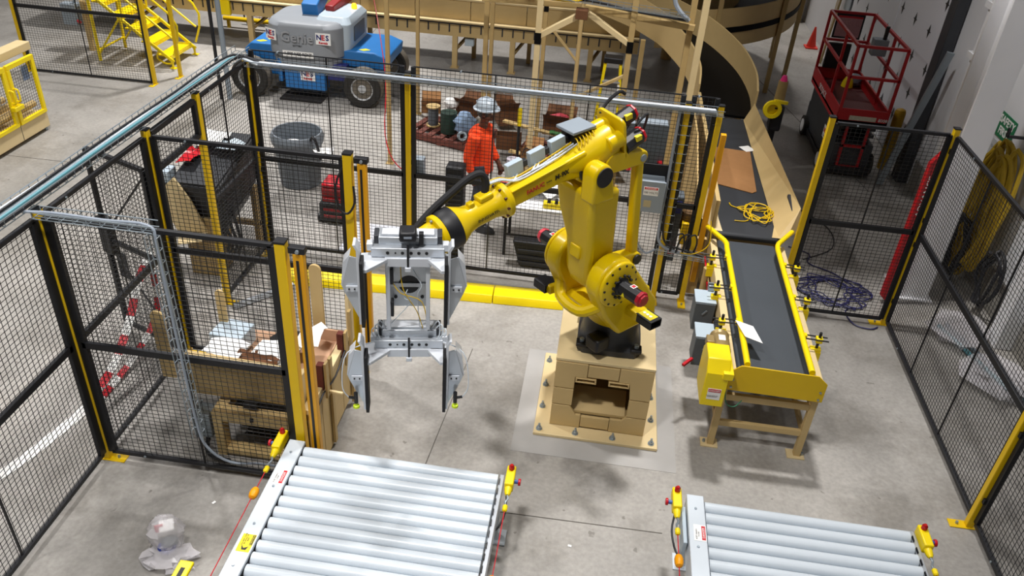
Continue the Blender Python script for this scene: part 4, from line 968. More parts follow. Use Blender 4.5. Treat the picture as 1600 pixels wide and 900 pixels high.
for x, y, h in ((.6, 14.1, 1.4), (1.75, 14.6, 1.2), (2.35, 13.5, .95)):
    ob('support_leg', MB().box(x-.04, x+.04, y-.04, y+.04, 0, h), tan2, ch)
sp = thing('spiral_chute', 'large tan spiral chute with black floor in the right background', 'chute', (1.3, 17.9, 0))
def helix(a0, a1, z0, z1, ri, ro, n=40):
    C_ = Vector((1.3, 17.9, 0)); fl_, wo, wi = [], [], []
    for i in range(n+1):
        a = R(a0+(a1-a0)*i/n); z = z0+(z1-z0)*i/n; d = Vector((math.cos(a), math.sin(a), 0))
        q = lambda r, zz: C_+d*r+Vector((0, 0, zz))
        fl_.append([q(ri, z-.04), q(ro, z-.04), q(ro, z), q(ri, z)])
        wo.append([q(ro, z-.2), q(ro+.03, z-.2), q(ro+.03, z+.5), q(ro, z+.5)])
        wi.append([q(ri-.03, z-.1), q(ri, z-.1), q(ri, z+.5), q(ri-.03, z+.5)])
    return MB().loft(fl_), MB().loft(wo), MB().loft(wi)
for k, (a0, a1, z0, z1) in enumerate(((-100, 80, 1.1, 1.75), (80, 260, 1.75, 2.4), (-100, 80, 2.4, 3.05), (80, 260, 3.05, 3.7), (-100, 80, 3.7, 4.35), (80, 260, 4.35, 5.0), (-100, 80, 5.0, 5.65))):
    f, o_, i_ = helix(a0, a1, z0, z1, 1.3, 2.45)
    ob('chute_floor', f, chute_f, sp); ob('outer_wall', o_, tan, sp); ob('inner_wall', i_, tan, sp)
    bd = MB().loft([[Vector((1.3, 17.9, 0))+Vector((math.cos(R(a)), math.sin(R(a)), 0))*rr_+Vector((0, 0, z)) for rr_, z in ((2.482, zz+.06), (2.5, zz+.06), (2.5, zz+.16), (2.482, zz+.16))] for a, zz in [(a0+(a1-a0)*i/30, z0+(z1-z0)*i/30) for i in range(31)]])
    ob('black_band', bd, chute_f, sp)
for a in (-75, -40, -10, 20, 50):
    d = (1.3+2.52*math.cos(R(a)), 17.9+2.52*math.sin(R(a)))
    ob('support_leg', MB().box(d[0]-.04, d[0]+.04, d[1]-.04, d[1]+.04, 0, 2.2), tan2, sp)
ob('centre_column', MB().cyl((1.3, 17.9, 0), (1.3, 17.9, 7), .12, n=16), tan2, sp)
# ------------------------------------------------------------------ yellow cable cover on the floor
t = thing('cable_cover', 'bright yellow angled cable cover strip on the floor behind the robot', 'cable cover', (-1.8, 7.7, 0))
for k in range(4):
    a = Vector((-3.42+.825*k, 7.58+.045*k, 0)); b = a+Vector((.815, .044, 0)); d = (b-a).normalized(); s = Vector((-d.y, d.x, 0))
    X = frame(a, d, s, (0, 0, 1)); L = (b-a).length
    ob('cover_section', MB(X).prism([(-.03, 0), (.33, 0), (.33, .02), (.2, .075), (.19, .085), (.02, .085), (-.03, .012)], (0, 0, 0), (0, 1, 0), (0, 0, 1), (L, 0, 0)), bright_y, t, bevel=.004)
    ob('cover_lip', MB(X).box(0, L, .325, .36, 0, .008), bright_y, t)

# ------------------------------------------------------------------ tan pallet machine inside the left enclosure
pm = thing('pallet_machine', 'tan pallet magazine machine inside the left mesh enclosure', 'machine', (-2.6, 5.3, 0))
fx0, fx1, fy = -2.95, -2.17, 4.83
for a in ((fx0, fx0+.08, 0, .5), (fx1-.08, fx1, 0, .5)):
    ob('frame_post', MB().box(a[0], a[1], fy, fy+.12, a[2], a[3]), tan, pm, bevel=.006)
ob('frame_beam', MB().box(fx0+.08, fx1-.08, fy, fy+.12, .4, .5), tan, pm, bevel=.006)
ob('frame_beam', MB().box(fx0+.08, fx1-.08, fy, fy+.12, .02, .08), tan, pm, bevel=.006)
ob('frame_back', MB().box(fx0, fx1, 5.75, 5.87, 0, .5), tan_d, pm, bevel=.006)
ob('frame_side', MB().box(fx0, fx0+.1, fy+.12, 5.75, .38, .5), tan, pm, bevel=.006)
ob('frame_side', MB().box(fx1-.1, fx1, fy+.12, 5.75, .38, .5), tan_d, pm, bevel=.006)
for i in range(6):
    ob('chain_slat', MB().box(fx0+.12, fx1-.11, fy+.14+.05*i, fy+.165+.05*i, .42, .44), black, pm)
    ob('lower_slat', MB().box(fx0+.2, fx1-.11, fy+.14+.06*i, fy+.17+.06*i, .14, .16), black, pm)
ob('machine_bed', MB().box(fx0+.02, fx1-.02, 5.2, 5.75, .4, .5), black, pm)
ob('front_wall', MB().add([(-3.2, 4.98, .55), (-2.1, 4.98, .55), (-2.1, 4.9, 1.02), (-3.12, 4.9, 1.06), (-3.2, 5.01, .55), (-2.1, 5.01, .55), (-2.1, 4.93, 1.02), (-3.12, 4.93, 1.06)],
   [(0, 1, 2, 3), (7, 6, 5, 4), (4, 5, 1, 0), (5, 6, 2, 1), (6, 7, 3, 2), (7, 4, 0, 3)]), tan, pm, smooth=0)
ob('front_lip', MB().box(-3.13, -2.1, 4.86, 4.9, .99, 1.05), tan_l, pm, bevel=.004)
ob('front_hole', MB().cyl((-2.5, 4.972, .62), (-2.5, 4.985, .62), .05, n=18), tan_l, pm)
ob('drive_clip', MB().cbox((-2.62, 4.92, .56), .12, .06, .05), black, pm, bevel=.006)
ob('drive_clip', MB().cbox((-2.62, 4.9, .48), .03, .22, .02, rz=.4), black, pm)
for k in range(4):
    y0 = 4.68+k*.265
    ob('side_panel', MB().box(-2.03, -2.0, y0, y0+.255, .12 if k > 1 else .02, .78), tan, pm, bevel=.004)
ob('side_rim', MB().box(-2.06, -1.99, 4.66, 5.76, .78, .83), tan_l, pm, bevel=.004)
ob('side_post', MB().box(-1.995, -1.97, 5.12, 5.17, .05, 1.0), tan2, pm)
ob('side_post', MB().box(-1.995, -1.97, 5.68, 5.73, .05, 1.1), tan2, pm)
ob('gusset_panel', MB().prism([(4.62, .6), (5.05, .82), (5.05, 1.02), (4.62, 1.1)], (-2.12, 0, 0), (0, 1, 0), (0, 0, 1), (.03, 0, 0)), tan_l, pm, bevel=.004)
def stick(x, y, z0, z1, wd=.1):
    X = frame((x, y, 0), (1, 0, 0), (0, 0, 1), (0, -1, 0))
    ob('guide_paddle', MB(X).prism([(-wd/2, z0), (wd/2, z0)]+[(wd/2*math.cos(R(a)), z1-wd/2+wd/2*math.sin(R(a))) for a in range(0, 181, 20)], (0, 0, 0), (1, 0, 0), (0, 1, 0), (0, 0, .025)), tan, pm, bevel=.003)
stick(-2.28, 5.75, .75, 1.52, .11); stick(-3.06, 5.5, .75, 1.3, .08); stick(-3.42, 5.1, .6, 1.3, .12)
ob('guide_blade', MB().prism([(5.72, .7), (5.84, .7), (5.84, 1.32), (5.8, 1.34), (5.72, 1.2)], (-2.02, 0, 0), (0, 1, 0), (0, 0, 1), (.03, 0, 0)), tan_l, pm)
for y, z in ((5.5, .74), (4.98, .8)):
    ob('brush', MB().box(-2.03, -1.975, y-.03, y+.03, z, z+.26), brown_b, pm, bevel=.004)
    ob('brush_holder', MB().box(-1.965, -1.945, y-.03, y+.03, z-.08, z+.28), tan2, pm)
ob('latch_handle', MB().bar((-1.97, 5.0, .76), (-1.82, 4.97, .78), .025), tan_l, pm, bevel=.006)
ob('edge_strap', MB().tube([(-1.98, 4.68, .7), (-1.97, 4.9, .8), (-1.96, 5.2, .76), (-1.96, 5.5, .84)], .008, 6, 3), cable_b, pm)
ob('cardboard_liner', MB().box(-3.15, -2.07, 5.0, 5.74, .7, .72), mat('pale_cardboard', 'CDA586', .85, var=.06), pm)
ob('liner_back', MB().box(-2.42, -2.06, 5.72, 5.74, .72, .84), mat('pale_cardboard', 'CDA586'), pm)
ob('liner_side', MB().prism([(5.05, .72), (5.72, .72), (5.72, .82), (5.4, .8), (5.05, .8)], (-2.085, 0, 0), (0, 1, 0), (0, 0, 1), (.012, 0, 0)), mat('pale_cardboard', 'CDA586'), pm)
b = ob('junction_box', MB().cbox((-2.95, 5.4, .72+.16), .3, .26, .18, rz=-.1), boxgrey_l, label='pale grey electrical box lying on the tan pallet machine', cat='electrical box', bevel=.012)
for dx in (-.09, .09): ob('knockout', MB().cyl((-2.95+dx, 5.25, .86), (-2.95+dx, 5.262, .86), .025, n=14), galv, b)
rp = random.Random(9)
def sheet(c, sx, sy, lab, m=white, n=5, amp=.04, name='paper_sheet', cat='paper', rz=0, th=.004, grp=None):
    vs, fs = [], []; M_ = Matrix.Translation(c) @ Matrix.Rotation(rz, 4, 'Z')
    for k in (0, th):
        for i in range(n):
            for j in range(n):
                if k == 0: hgt = amp*rp.random(); vs.append(M_ @ Vector((sx*(i/(n-1)-.5), sy*(j/(n-1)-.5), hgt)))
                else: vs.append(vs[i*n+j]+Vector((0, 0, th)))
    for i in range(n-1):
        for j in range(n-1):
            a = i*n+j; fs.append((a, a+1, a+n+1, a+n)); a += n*n; fs.append((a+n, a+n+1, a+1, a))
    rim_ = [i*n for i in range(n)]+[(n-1)*n+j for j in range(1, n)]+[i*n+n-1 for i in range(n-2, -1, -1)]+list(range(n-2, 0, -1))
    for q in range(len(rim_)):
        a, b2 = rim_[q], rim_[(q+1) % len(rim_)]; fs.append((a, b2, b2+n*n, a+n*n))
    return ob(name, MB().add(vs, fs), m, label=lab, cat=cat, group=grp)
sheet((-2.86, 5.1, .98), .34, .22, 'white paper at the left front of the tan pallet machine', rz=-.1)
sheet((-2.45, 5.1, .96), .36, .4, 'large crumpled white paper on the middle of the tan pallet machine', amp=.06)
sheet((-2.25, 5.4, .95), .22, .35, 'crumpled white paper behind the near light curtain post', amp=.08)
sheet((-2.66, 5.02, .97), .16, .16, 'torn brown cardboard scrap between the white papers', card_d, amp=.06, name='cardboard_scrap', cat='cardboard')
sheet((-2.5, 4.97, 1.0), .3, .1, 'long torn cardboard strip at the front edge of the pallet machine', card_d, amp=.05, name='cardboard_scrap', cat='cardboard')
ob('black_bag', blob((-2.5, 5.5, .83), .16, .14, .09, 4), blackrub, label='black plastic bag behind the papers on the pallet machine', cat='bag')
t = thing('wall_box', 'small galvanized electrical box on the left side of the tan pallet machine', 'electrical box', (-3.05, 4.9, .1))
ob('box', MB().box(-3.1, -2.97, 4.82, 4.98, .2, .46), galv, t, bevel=.005)
ob('cover', MB().box(-3.115, -3.1, 4.81, 4.99, .19, .47), galv, t)
ob('connector', MB().tube([(-3.02, 4.86, .2), (-3.03, 4.8, .08), (-2.95, 4.75, .05), (-2.8, 4.74, .04)], .02, 8, 3), cable_b, t)

# ------------------------------------------------------------------ plastic bag on the floor
t = thing('wrapped_part', 'clear plastic bag with a wrapped white and blue part on the floor at bottom left', 'bag', (-2.85, 3.72, 0))
ob('bag_base', blob((-2.82, 3.7, .05), .19, .14, .06, 21, n=18, m=8, amp=.4), plastic, t)
ob('bag_top', blob((-2.87, 3.8, .2), .135, .11, .16, 22, n=16, m=10, amp=.22), plastic, t)
ob('white_part', MB().cbox((-2.86, 3.81, .24), .11, .1, .1, rz=.5, rx=.3), white, t, bevel=.01)
ob('red_print', MB().cbox((-2.9, 3.77, .27), .06, .01, .07, rz=.5), pr_red, t)
ob('round_part', MB().lathe((-2.86, 3.79, .06), (0, .1, 1), [(0, .05), (.03, .065), (.1, .06), (.13, .04)], 16), galv, t)
ob('blue_band', MB().lathe((-2.86, 3.75, .075), (0, .1, 1), [(0, .066), (.025, .068)], 16), mat('blue_plastic', '2A3C8A', .5), t)
for k, (x, y) in enumerate(((-2.3, 4.35), (-2.75, 4.3), (2.35, 6.6), (.2, 4.4), (.7, 3.6))):
    ob('paper_bit', MB().cbox((x, y, .004), .03, .02, .004, rz=k), white, label='tiny white paper scrap on the floor '+('beside the wide roller conveyor rail', 'left of the wide roller conveyor', 'right of the belt conveyor', 'between the two roller conveyors', 'at the bottom edge between the conveyors')[k], cat='paper', group='floor scraps', smooth=0)

# ------------------------------------------------------------------ barrier tape
def tape(path, wd, label, side=(0, 0, 1), seg=.16, red_on=True, twist=.0):
    P_ = spline([Vector(p) for p in path], 10)
    t = thing('barrier_tape', label, 'tape', P_[0], group='barrier tapes')
    acc = 0; cur = [P_[0]]; k = 0
    def flush(pts, k):
        if len(pts) < 2: return
        rings = []
        for i, p in enumerate(pts):
            d = (pts[min(i+1, len(pts)-1)]-pts[max(i-1, 0)]).normalized(); s = d.cross(Vector(side)).normalized()*wd/2; n_ = s.cross(d).normalized()*.0015
            rings.append([p-s-n_, p+s-n_, p+s+n_, p-s+n_])
        ob('red_stripe' if k % 2 and red_on else 'white_stripe', MB().loft(rings), red_g if k % 2 and red_on else white, t)
    for a, b in zip(P_, P_[1:]):
        cur.append(b); acc += (b-a).length
        if acc > seg: flush(cur, k); cur = [b]; acc = 0; k += 1
    flush(cur, k)
tape([(-4.2, 6.36, 1.02), (-4.2, 6.05, .83), (-4.19, 5.8, .59), (-4.2, 5.5, .36), (-4.22, 5.25, .25), (-4.25, 5.1, .28)], .075, 'red and white barrier tape hanging on the open gate', side=(.3, -.5, .8))
tape([(-4.25, 5.1, .28), (-4.3, 5.15, .06), (-4.3, 5.45, .03), (-4.28, 5.8, .08), (-4.22, 6.15, .25), (-4.2, 6.3, .45), (-4.2, 6.33, .8)], .06, 'loose loop of barrier tape low beside the open gate', side=(.5, -.4, .8), seg=.12)
tape([(-5.1, 3.3, .006), (-4.62, 4.2, .006), (-4.44, 4.8, .006), (-4.36, 5.25, .006)], .11, 'white tape lying on the floor outside the left fence', side=(0, 0, 1), seg=9, red_on=False)
# ------------------------------------------------------------------ black belt machine outside the left fence
t = thing('belt_lift_machine', 'black topped conveyor end on tan stand outside the left fence', 'conveyor', (-4.35, 7.9, 0))
ob('stand', MB().box(-4.5, -4.15, 7.55, 7.95, .0, .75), tan_d, t, bevel=.008)
ob('leg', MB().box(-4.05, -3.98, 8.35, 8.42, 0, .8), tan2, t)
ob('leg', MB().box(-4.6, -4.53, 8.35, 8.42, 0, .8), tan2, t)
ob('cross_bar', MB().box(-4.6, -3.98, 8.36, 8.41, .25, .32), tan2, t)
X = frame((-4.3, 8.05, 1.05), Vector((1, 0, .0)), Vector((0, 1, .18)), Vector((0, -.18, 1)))
ob('black_body', MB(X).box(-.3, .3, -.5, .6, -.28, .2), black, t, bevel=.02)
ob('top_belt', MB(X).box(-.26, .26, -.48, .58, .2, .22), beltm2, t)
ob('grey_hopper', MB(X).prism([(-.3, -.28), (.3, -.28), (.2, -.5), (-.2, -.5)], (0, -.45, 0), (1, 0, 0), (0, 0, 1), (0, .8, 0)), darkgrey, t)
ob('tan_guard', MB().prism([(0, .55), (.34, .62), (.2, 1.0), (.05, 1.25), (-.16, 1.05), (-.1, .8)], (-4.55, 7.5, 0), (1, 0, 0), (0, 0, 1), (0, .03, 0)), tan_l, t, bevel=.004)
ob('guard_flange', MB().add([(-4.55, 7.5, .55), (-4.2, 7.5, .62), (-4.2, 7.35, .58), (-4.5, 7.35, .5), (-4.55, 7.5, .54), (-4.2, 7.5, .61), (-4.2, 7.35, .57), (-4.5, 7.35, .49)], [(3, 2, 1, 0), (4, 5, 6, 7), (0, 1, 5, 4), (1, 2, 6, 5), (2, 3, 7, 6), (3, 0, 4, 7)]), tan_l, t, smooth=0)
m_ = ob('gear_motor', MB().lathe((-4.75, 7.75, 1.0), (-.2, -1, .1), [(0, .1), (.02, .13), (.2, .13), (.24, .1)], 18), boxgrey, t)
ob('motor_box', MB().box(-4.82, -4.62, 7.6, 7.8, 1.12, 1.25), boxgrey_l, m_, bevel=.01)
ob('red_handle', MB().bar((-4.82, 7.55, .9), (-4.68, 7.52, .93), .05), red_g, t, bevel=.01)
for k in range(4):
    ob('machine_cable', MB().tube([(-4.2+.06*k, 7.75, .9), (-4.15+.07*k, 7.7, .6), (-4.1+.05*k, 7.75, .35), (-4.2+.04*k, 7.85, .1)], .018, 7, 4), cable_b, t)
sheet((-4.5, 7.95, 1.3), .18, .4, 'red and white plastic bag lying on the black belt machine', red_g, amp=.06, name='red_white_bag', cat='bag')
sheet((-4.4, 8.3, 1.36), .3, .4, 'white plastic sheet lying on top of the black belt machine', white, amp=.07, name='plastic_sheet', cat='plastic')
sheet((-4.15, 8.2, 1.34), .25, .3, 'clear crumpled film on the right of the black belt machine', boxgrey_l, amp=.08, name='plastic_sheet', cat='plastic')
ob('floor_channel', MB().bar((-3.72, 6.95, .04), (-3.25, 7.5, .04), .05), alu, label='aluminium channel lying on the floor inside the far left enclosure', cat='channel')
# ------------------------------------------------------------------ grey bin, red tool case
t = thing('trash_bin', 'large round grey plastic bin behind the back fence', 'bin', (-4.12, 10.15, 0))
ob('bin_body', MB().lathe((-4.12, 10.15, 0), (0, 0, 1), [(0, .26), (.01, .28), (.6, .33), (.64, .36), (.72, .37), (.78, .34), (.78, .32), (.7, .315), (.03, .25)], 32, caps=False), trash_m, t)
ob('bin_floor', MB().cyl((-4.12, 10.15, .01), (-4.12, 10.15, .04), .25, n=24), trash_m, t)
ob('bag_rim', MB().tube([(-3.86, 9.95, .74), (-3.8, 9.9, .82), (-3.75, 9.9, .72), (-3.72, 9.92, .5)], .02, 7, 4), cable_b, t)
sheet((-4.2, 10.15, .55), .3, .24, 'white box lid lying inside the grey bin', white, amp=.05, name='bin_litter', cat='litter')
sheet((-3.68, 9.95, .55), .24, .2, 'white plastic flap hanging beside the grey bin', white, amp=.12, name='plastic_flap', cat='plastic')
t = thing('tool_case', 'red and black tool case on the floor behind the back fence', 'tool case', (-3.3, 9.15, 0))
ob('lower_body', MB().box(-3.47, -3.08, 9.05, 9.45, 0.03, .3), black, t, bevel=.03)
ob('upper_body', MB().box(-3.44, -3.1, 9.08, 9.42, .3, .5), red_d, t, bevel=.03)
ob('lid', MB().box(-3.43, -3.11, 9.09, 9.41, .5, .56), red_g, t, bevel=.02)
for z in (.1, .2, .34): ob('rib', MB().box(-3.4, -3.14, 9.03, 9.06, z, z+.04), red_d, t, bevel=.006)
ob('handle', MB().tube([(-3.15, 9.25, .55), (-3.13, 9.25, .66), (-3.13, 9.35, .66), (-3.15, 9.35, .55)], .018, 7, 2), black, t)
for x in (-3.48, -3.07): ob('wheel', MB().cyl((x-.02, 9.12, .06), (x+.02, 9.12, .06), .06, n=14), black, t)
sheet((-2.55, 8.75, .012), .9, .8, 'white ribbed plastic sheet on the floor behind the back fence', mat('pale_sheet', 'C9CCD4', .6), amp=.03, name='plastic_sheet', cat='plastic')
ob('grey_fence_box', MB().box(-2.02, -1.9, 8.3, 8.42, 1.2, 1.42), boxgrey, label='small grey box on the back fence beside the yellow post', cat='electrical box', bevel=.008)
t = thing('black_grille_unit', 'tall black slotted unit behind the back fence left of the worker', 'unit', (-1.55, 8.55, 0))
ob('body', MB().box(-1.68, -1.46, 8.45, 8.65, 0, 1.3), black, t, bevel=.03)
for z in [.1+.06*i for i in range(19)]: ob('slot', MB().box(-1.65, -1.49, 8.44, 8.452, z, z+.02), darkgrey, t)
# ------------------------------------------------------------------ folding table with clutter behind the fence
t = thing('work_table', 'white round cornered work table with clutter behind the back fence', 'table', (-.75, 9.1, 0))
ob('table_top', MB().prism([(-.98, 8.72), (-.12, 8.72), (-.02, 8.82), (-.02, 9.35), (-.12, 9.45), (-.98, 9.45), (-1.08, 9.35), (-1.08, 8.82)], (0, 0, .7), (1, 0, 0), (0, 1, 0), (0, 0, .04)), white_p, t, bevel=.008)
for x in (-.98, -.12):
    for y in (8.82, 9.35): ob('leg', MB().cyl((x, y, 0), (x, y, .7), .018, n=8), black, t)
ob('brace', MB().bar((-.98, 8.82, .3), (-.12, 8.82, .3), .02), black, t)
b = ob('black_crate', MB().prism([(0, 0), (.6, 0), (.7, .35), (-.1, .35)], (-.75, 8.55, .02), (1, 0, 0), (0, 0, 1), (0, .15, 0)), black, label='black plastic crate under the work table behind the robot', cat='crate', bevel=.02)
for z in (.08, .16, .24): ob('rib', MB().box(-.78, -.12, 8.535, 8.552, z, z+.025), darkgrey, b)
t = thing('yellow_power_strip', 'yellow power strip with black plugs on the work table', 'power strip', (-.35, 8.85, .74))
ob('strip_body', MB().cbox((-.38, 8.82, .78), .3, .09, .08, rz=.05), bright_y, t, bevel=.015)
for k in range(3): ob('plug', MB().cbox((-.46+.09*k, 8.8, .84), .04, .05, .05), black, t, bevel=.006)
ob('cord', MB().tube([(-.3, 8.8, .86), (-.26, 8.8, .98), (-.18, 8.82, .95), (-.12, 8.85, .8)], .008, 6, 4), cable_b, t)
for k, (c, sx, sy, m, lb) in enumerate((((-.6, 9.15, .77), .5, .4, white, 'white plastic bag on the middle of the work table'), ((-.85, 9.2, .77), .35, .35, boxgrey_l, 'grey film heap at the left of the work table'), ((-.45, 9.35, .86), .5, .2, white_p, 'stack of white papers at the back of the work table'))):
    sheet(c, sx, sy, lb, m, amp=.14, name='table_clutter', cat='litter')
ob('red_bag', blob((-.95, 9.1, .84), .16, .14, .1, 31, amp=.35), mat('red_white_print', 'C0404E', .6, var=.5, scale=30), label='red and white plastic bag at the left end of the work table', cat='bag')
# ------------------------------------------------------------------ worker
def person():
    t = thing('person', 'worker in orange long sleeve shirt and grey hard hat behind the back fence', 'person', (-1.42, 9.45, 0), 0)
    X = Matrix.Translation((-1.42, 9.45, 0)) @ Matrix.Rotation(R(-12), 4, 'Z')     # faces +x
    def fig(chains, balls=()):
        mb = MB(X)
        for pts, r in chains:
            pts = [Vector(p) for p in pts]; P_ = spline(pts, 4); rr_ = []
            for i in range(len(P_)):
                f = i/(len(P_)-1)*(len(r)-1); k = min(int(f), len(r)-2); rr_.append(r[k]+(r[k+1]-r[k])*(f-k))
            mb.tube(P_, rr_, 10)
        for c, r, sz in balls: mb.sphere(c, r, 12, 8, sz)
        return mb
    def rem(o, v):
        m = o.modifiers.new('remesh', 'REMESH'); m.mode = 'VOXEL'; m.voxel_size = v; m.use_smooth_shade = True
        s = o.modifiers.new('smooth', 'SMOOTH'); s.factor = .5; s.iterations = 3
    # body: trunk, neck, head, arms, hands with fingers, legs, feet
    ch = [([(0, 0, .88), (0, 0, 1.1), (-.01, 0, 1.32), (.01, 0, 1.42)], [.14, .13, .14, .07]), ([(.01, 0, 1.4), (.03, 0, 1.5), (.05, 0, 1.56)], [.06, .055, .06])]
    bl = [((.055, 0, 1.63), .088, 1.28), ((.14, 0, 1.625), .016, 1.2), ((.11, 0, 1.56), .045, .8)]
    arms = []
    for sg in (-1, 1):
        sh = (-.01, .19*sg, 1.37); el = (-.07 if sg < 0 else .02, .25*sg, 1.1); wr_ = (-.02 if sg < 0 else .16, .25*sg, .86)
        ch.append(([sh, el, wr_], [.055, .045, .03])); arms.append((sh, el, wr_))
        hx, hy, hz = wr_
        ch.append(([(hx, hy, hz), (hx+.02, hy, hz-.05), (hx+.03, hy, hz-.09)], [.028, .036, .034]))
        for k in range(4):
            o = -.027+.018*k; L = (.065, .075, .07, .055)[k]
            ch.append(([(hx+.03+o, hy, hz-.085), (hx+.035+o, hy-.01*sg, hz-.085-L*.5), (hx+.03+o, hy-.025*sg, hz-.085-L)], [.0095, .009, .0075]))
        ch.append(([(hx+.035, hy, hz-.03), (hx+.075, hy-.005*sg, hz-.06), (hx+.08, hy-.01*sg, hz-.095)], [.014, .011, .009]))
        bl.append(((.05, .088*sg, 1.62), .022, 1.3))
    legs = []
    for sg in (-1, 1):
        hp = (0, .09*sg, .9); kn = (.06*sg*-1+.02, .1*sg, .5); an = (.1*sg*-1-.02, .1*sg, .09)
        ch.append(([hp, kn, an], [.095, .065, .045])); legs.append((hp, kn, an))
        ch.append(([(an[0]-.05, an[1], .045), (an[0]+.05, an[1], .04), (an[0]+.17, an[1], .03)], [.045, .045, .03]))
    b = ob('body', fig(ch, bl), skin_m, t); rem(b, .009)
    shc = [([(0, 0, .84), (0, 0, .95), (0, 0, 1.15), (-.01, 0, 1.32), (.01, 0, 1.43)], [.175, .17, .16, .165, .085])]
    shc.append(([(-.01, -.17, 1.36), (-.01, .17, 1.36)], [.085, .085]))
    for sh, el, wr_ in arms: shc.append(([sh, el, tuple(el[i]*.2+wr_[i]*.8 for i in range(3))], [.085, .068, .052]))
    s = ob('shirt', fig(shc), shirt_m, t); rem(s, .016)
    trc = []
    for hp, kn, an in legs: trc.append(([(hp[0], hp[1], .95), kn, (an[0], an[1], .1)], [.115, .085, .07]))
    trc.append(([(0, -.06, .93), (0, .06, .93)], [.13, .13]))
    s = ob('trousers', fig(trc), trouser_m, t); rem(s, .016)
    for sg in (-1, 1):
        an = legs[0 if sg < 0 else 1][2]
        ob('boot', MB(X).loft([[(an[0]+dx+x, an[1]+y, z) for x, y in circ(0, 0, 1, 14) for x, y in [(x*rx, y*ry)]] for dx, rx, ry, z in ((.06, .14, .055, .0), (.06, .145, .058, .03), (.05, .13, .052, .07), (0, .07, .055, .11), (-.01, .065, .06, .15))]), darkgrey, t)
    h = ob('hard_hat', MB(X).lathe((.05, 0, 1.67), (0, 0, 1), [(0, .16), (.012, .165), (.02, .135), (.05, .132), (.09, .118), (.12, .085), (.138, .04), (.14, .004)], 28), hat_m, t)
    ob('hat_ridge', MB(X).tube([(-.08, 0, 1.74), (-.02, 0, 1.79), (.05, 0, 1.815), (.12, 0, 1.79), (.18, 0, 1.73)], .014, 8, 3), hat_m, h)
    ob('hat_peak', MB(X).lathe((.13, 0, 1.672), (0, 0, 1), [(0, .1), (.012, .095)], 20), hat_m, h)
    ob('hair', MB(X).lathe((.035, 0, 1.56), (0, 0, 1), [(0, .07), (.04, .095), (.1, .1)], 20), pr_blk, t)
    for sg in (-1, 1): ob('eye', MB(X).sphere((.138, .032*sg, 1.635), .011), pr_wht, t)
    ob('mouth', MB(X).cbox((.138, 0, 1.575), .012, .045, .01), mat('lip', '5A2E26', .6), t)
person()
# ------------------------------------------------------------------ blue cable heap
rc = random.Random(17); pts = []
for i in range(70):
    a = i*.62; rr_ = .16+.3*rc.random()
    pts.append((3.1+rr_*math.cos(a)*1.15+rc.uniform(-.04, .04), 8.85+rr_*math.sin(a)*.85, .015+.03*rc.random()))
pts = [(2.75, 9.9, .015), (3.0, 9.75, .015), (2.95, 9.5, .015), (3.25, 9.3, .015)]+pts+[(3.3, 8.55, .015), (3.2, 8.42, .015), (3.25, 8.18, .015), (3.42, 8.12, .015), (3.52, 8.18, .015)]
ob('blue_cable', MB().tube(pts, .008, 6, 4), cable_blue, label='tangled dark blue cable heap on the floor behind the right back panel', cat='cable')
cable('black_floor_cable', [(2.9, 9.6, .01), (3.35, 10.0, .01), (3.4, 10.6, .01), (3.0, 11.2, .01)], .008, cable_b, 'thin black cable on the floor behind the right back panel')
ob('paper_label', MB().cbox((2.75, 9.1, .004), .07, .12, .003), white, label='small white label on the floor left of the blue cable heap', cat='paper', smooth=0)

# ------------------------------------------------------------------ boom lift
bl = thing('boom_lift', 'blue wheeled boom lift with big grey counterweight behind the back fence', 'boom lift', (-5.0, 14.0, 0))
ob('chassis', MB().box(-6.0, -3.95, 13.5, 14.6, .32, .62), blue_m, bl, bevel=.03)
ob('front_deck', MB().prism([(-4.75, .62), (-3.75, .62), (-3.72, .82), (-3.95, .9), (-4.75, .9)], (0, 13.45, 0), (1, 0, 0), (0, 0, 1), (0, 1.15, 0)), blue_m, bl, bevel=.02)
ob('rear_deck', MB().prism([(-6.25, .6), (-5.5, .6), (-5.5, .88), (-6.15, .88), (-6.28, .75)], (0, 13.45, 0), (1, 0, 0), (0, 0, 1), (0, 1.15, 0)), blue_m, bl, bevel=.02)
tb = ob('battery_box', MB().box(-5.5, -4.78, 13.24, 13.5, .2, .7), blue_m, bl, bevel=.015)
ob('step_bracket', MB().box(-5.62, -5.55, 13.26, 13.5, .3, .7), blue_m, bl, bevel=.01)
ob('under_tray', MB().box(-4.75, -4.4, 13.3, 13.6, .4, .68), navy, bl, bevel=.01)
ob('axle', MB().box(-4.2, -3.98, 13.4, 14.8, .28, .4), black, bl); ob('axle', MB().box(-6.2, -6.0, 13.4, 14.8, .28, .4), black, bl)
for x, y0, y1 in ((-4.1, 13.15, 13.43), (-6.12, 13.15, 13.43), (-4.0, 14.55, 14.83), (-6.12, 14.55, 14.83)):
    w_ = ob('wheel', MB().lathe((x, y0, .34), (0, 1, 0), [(.03, .19), (.0, .2), (.0, .31), (.03, .335)], 32, caps=False), tire, bl)
    ob('tread', MB().lathe((x, y0+.03, .34), (0, 1, 0), [(0, .335), (.03, .345), (y1-y0-.09, .345), (y1-y0-.06, .33), (y1-y0-.04, .2)], 32), tread, w_)
    ob('rim', MB().lathe((x, y0-.004, .34), (0, 1, 0), [(.05, .2), (.01, .2), (.04, .17), (.05, .08), (.02, .07), (.01, .04)], 24), rim, w_)
ob('floor_pad', MB().box(-5.6, -4.85, 13.15, 13.6, .0, .03), conc_dk, label='black rubber pad on the floor under the boom lift', cat='pad')
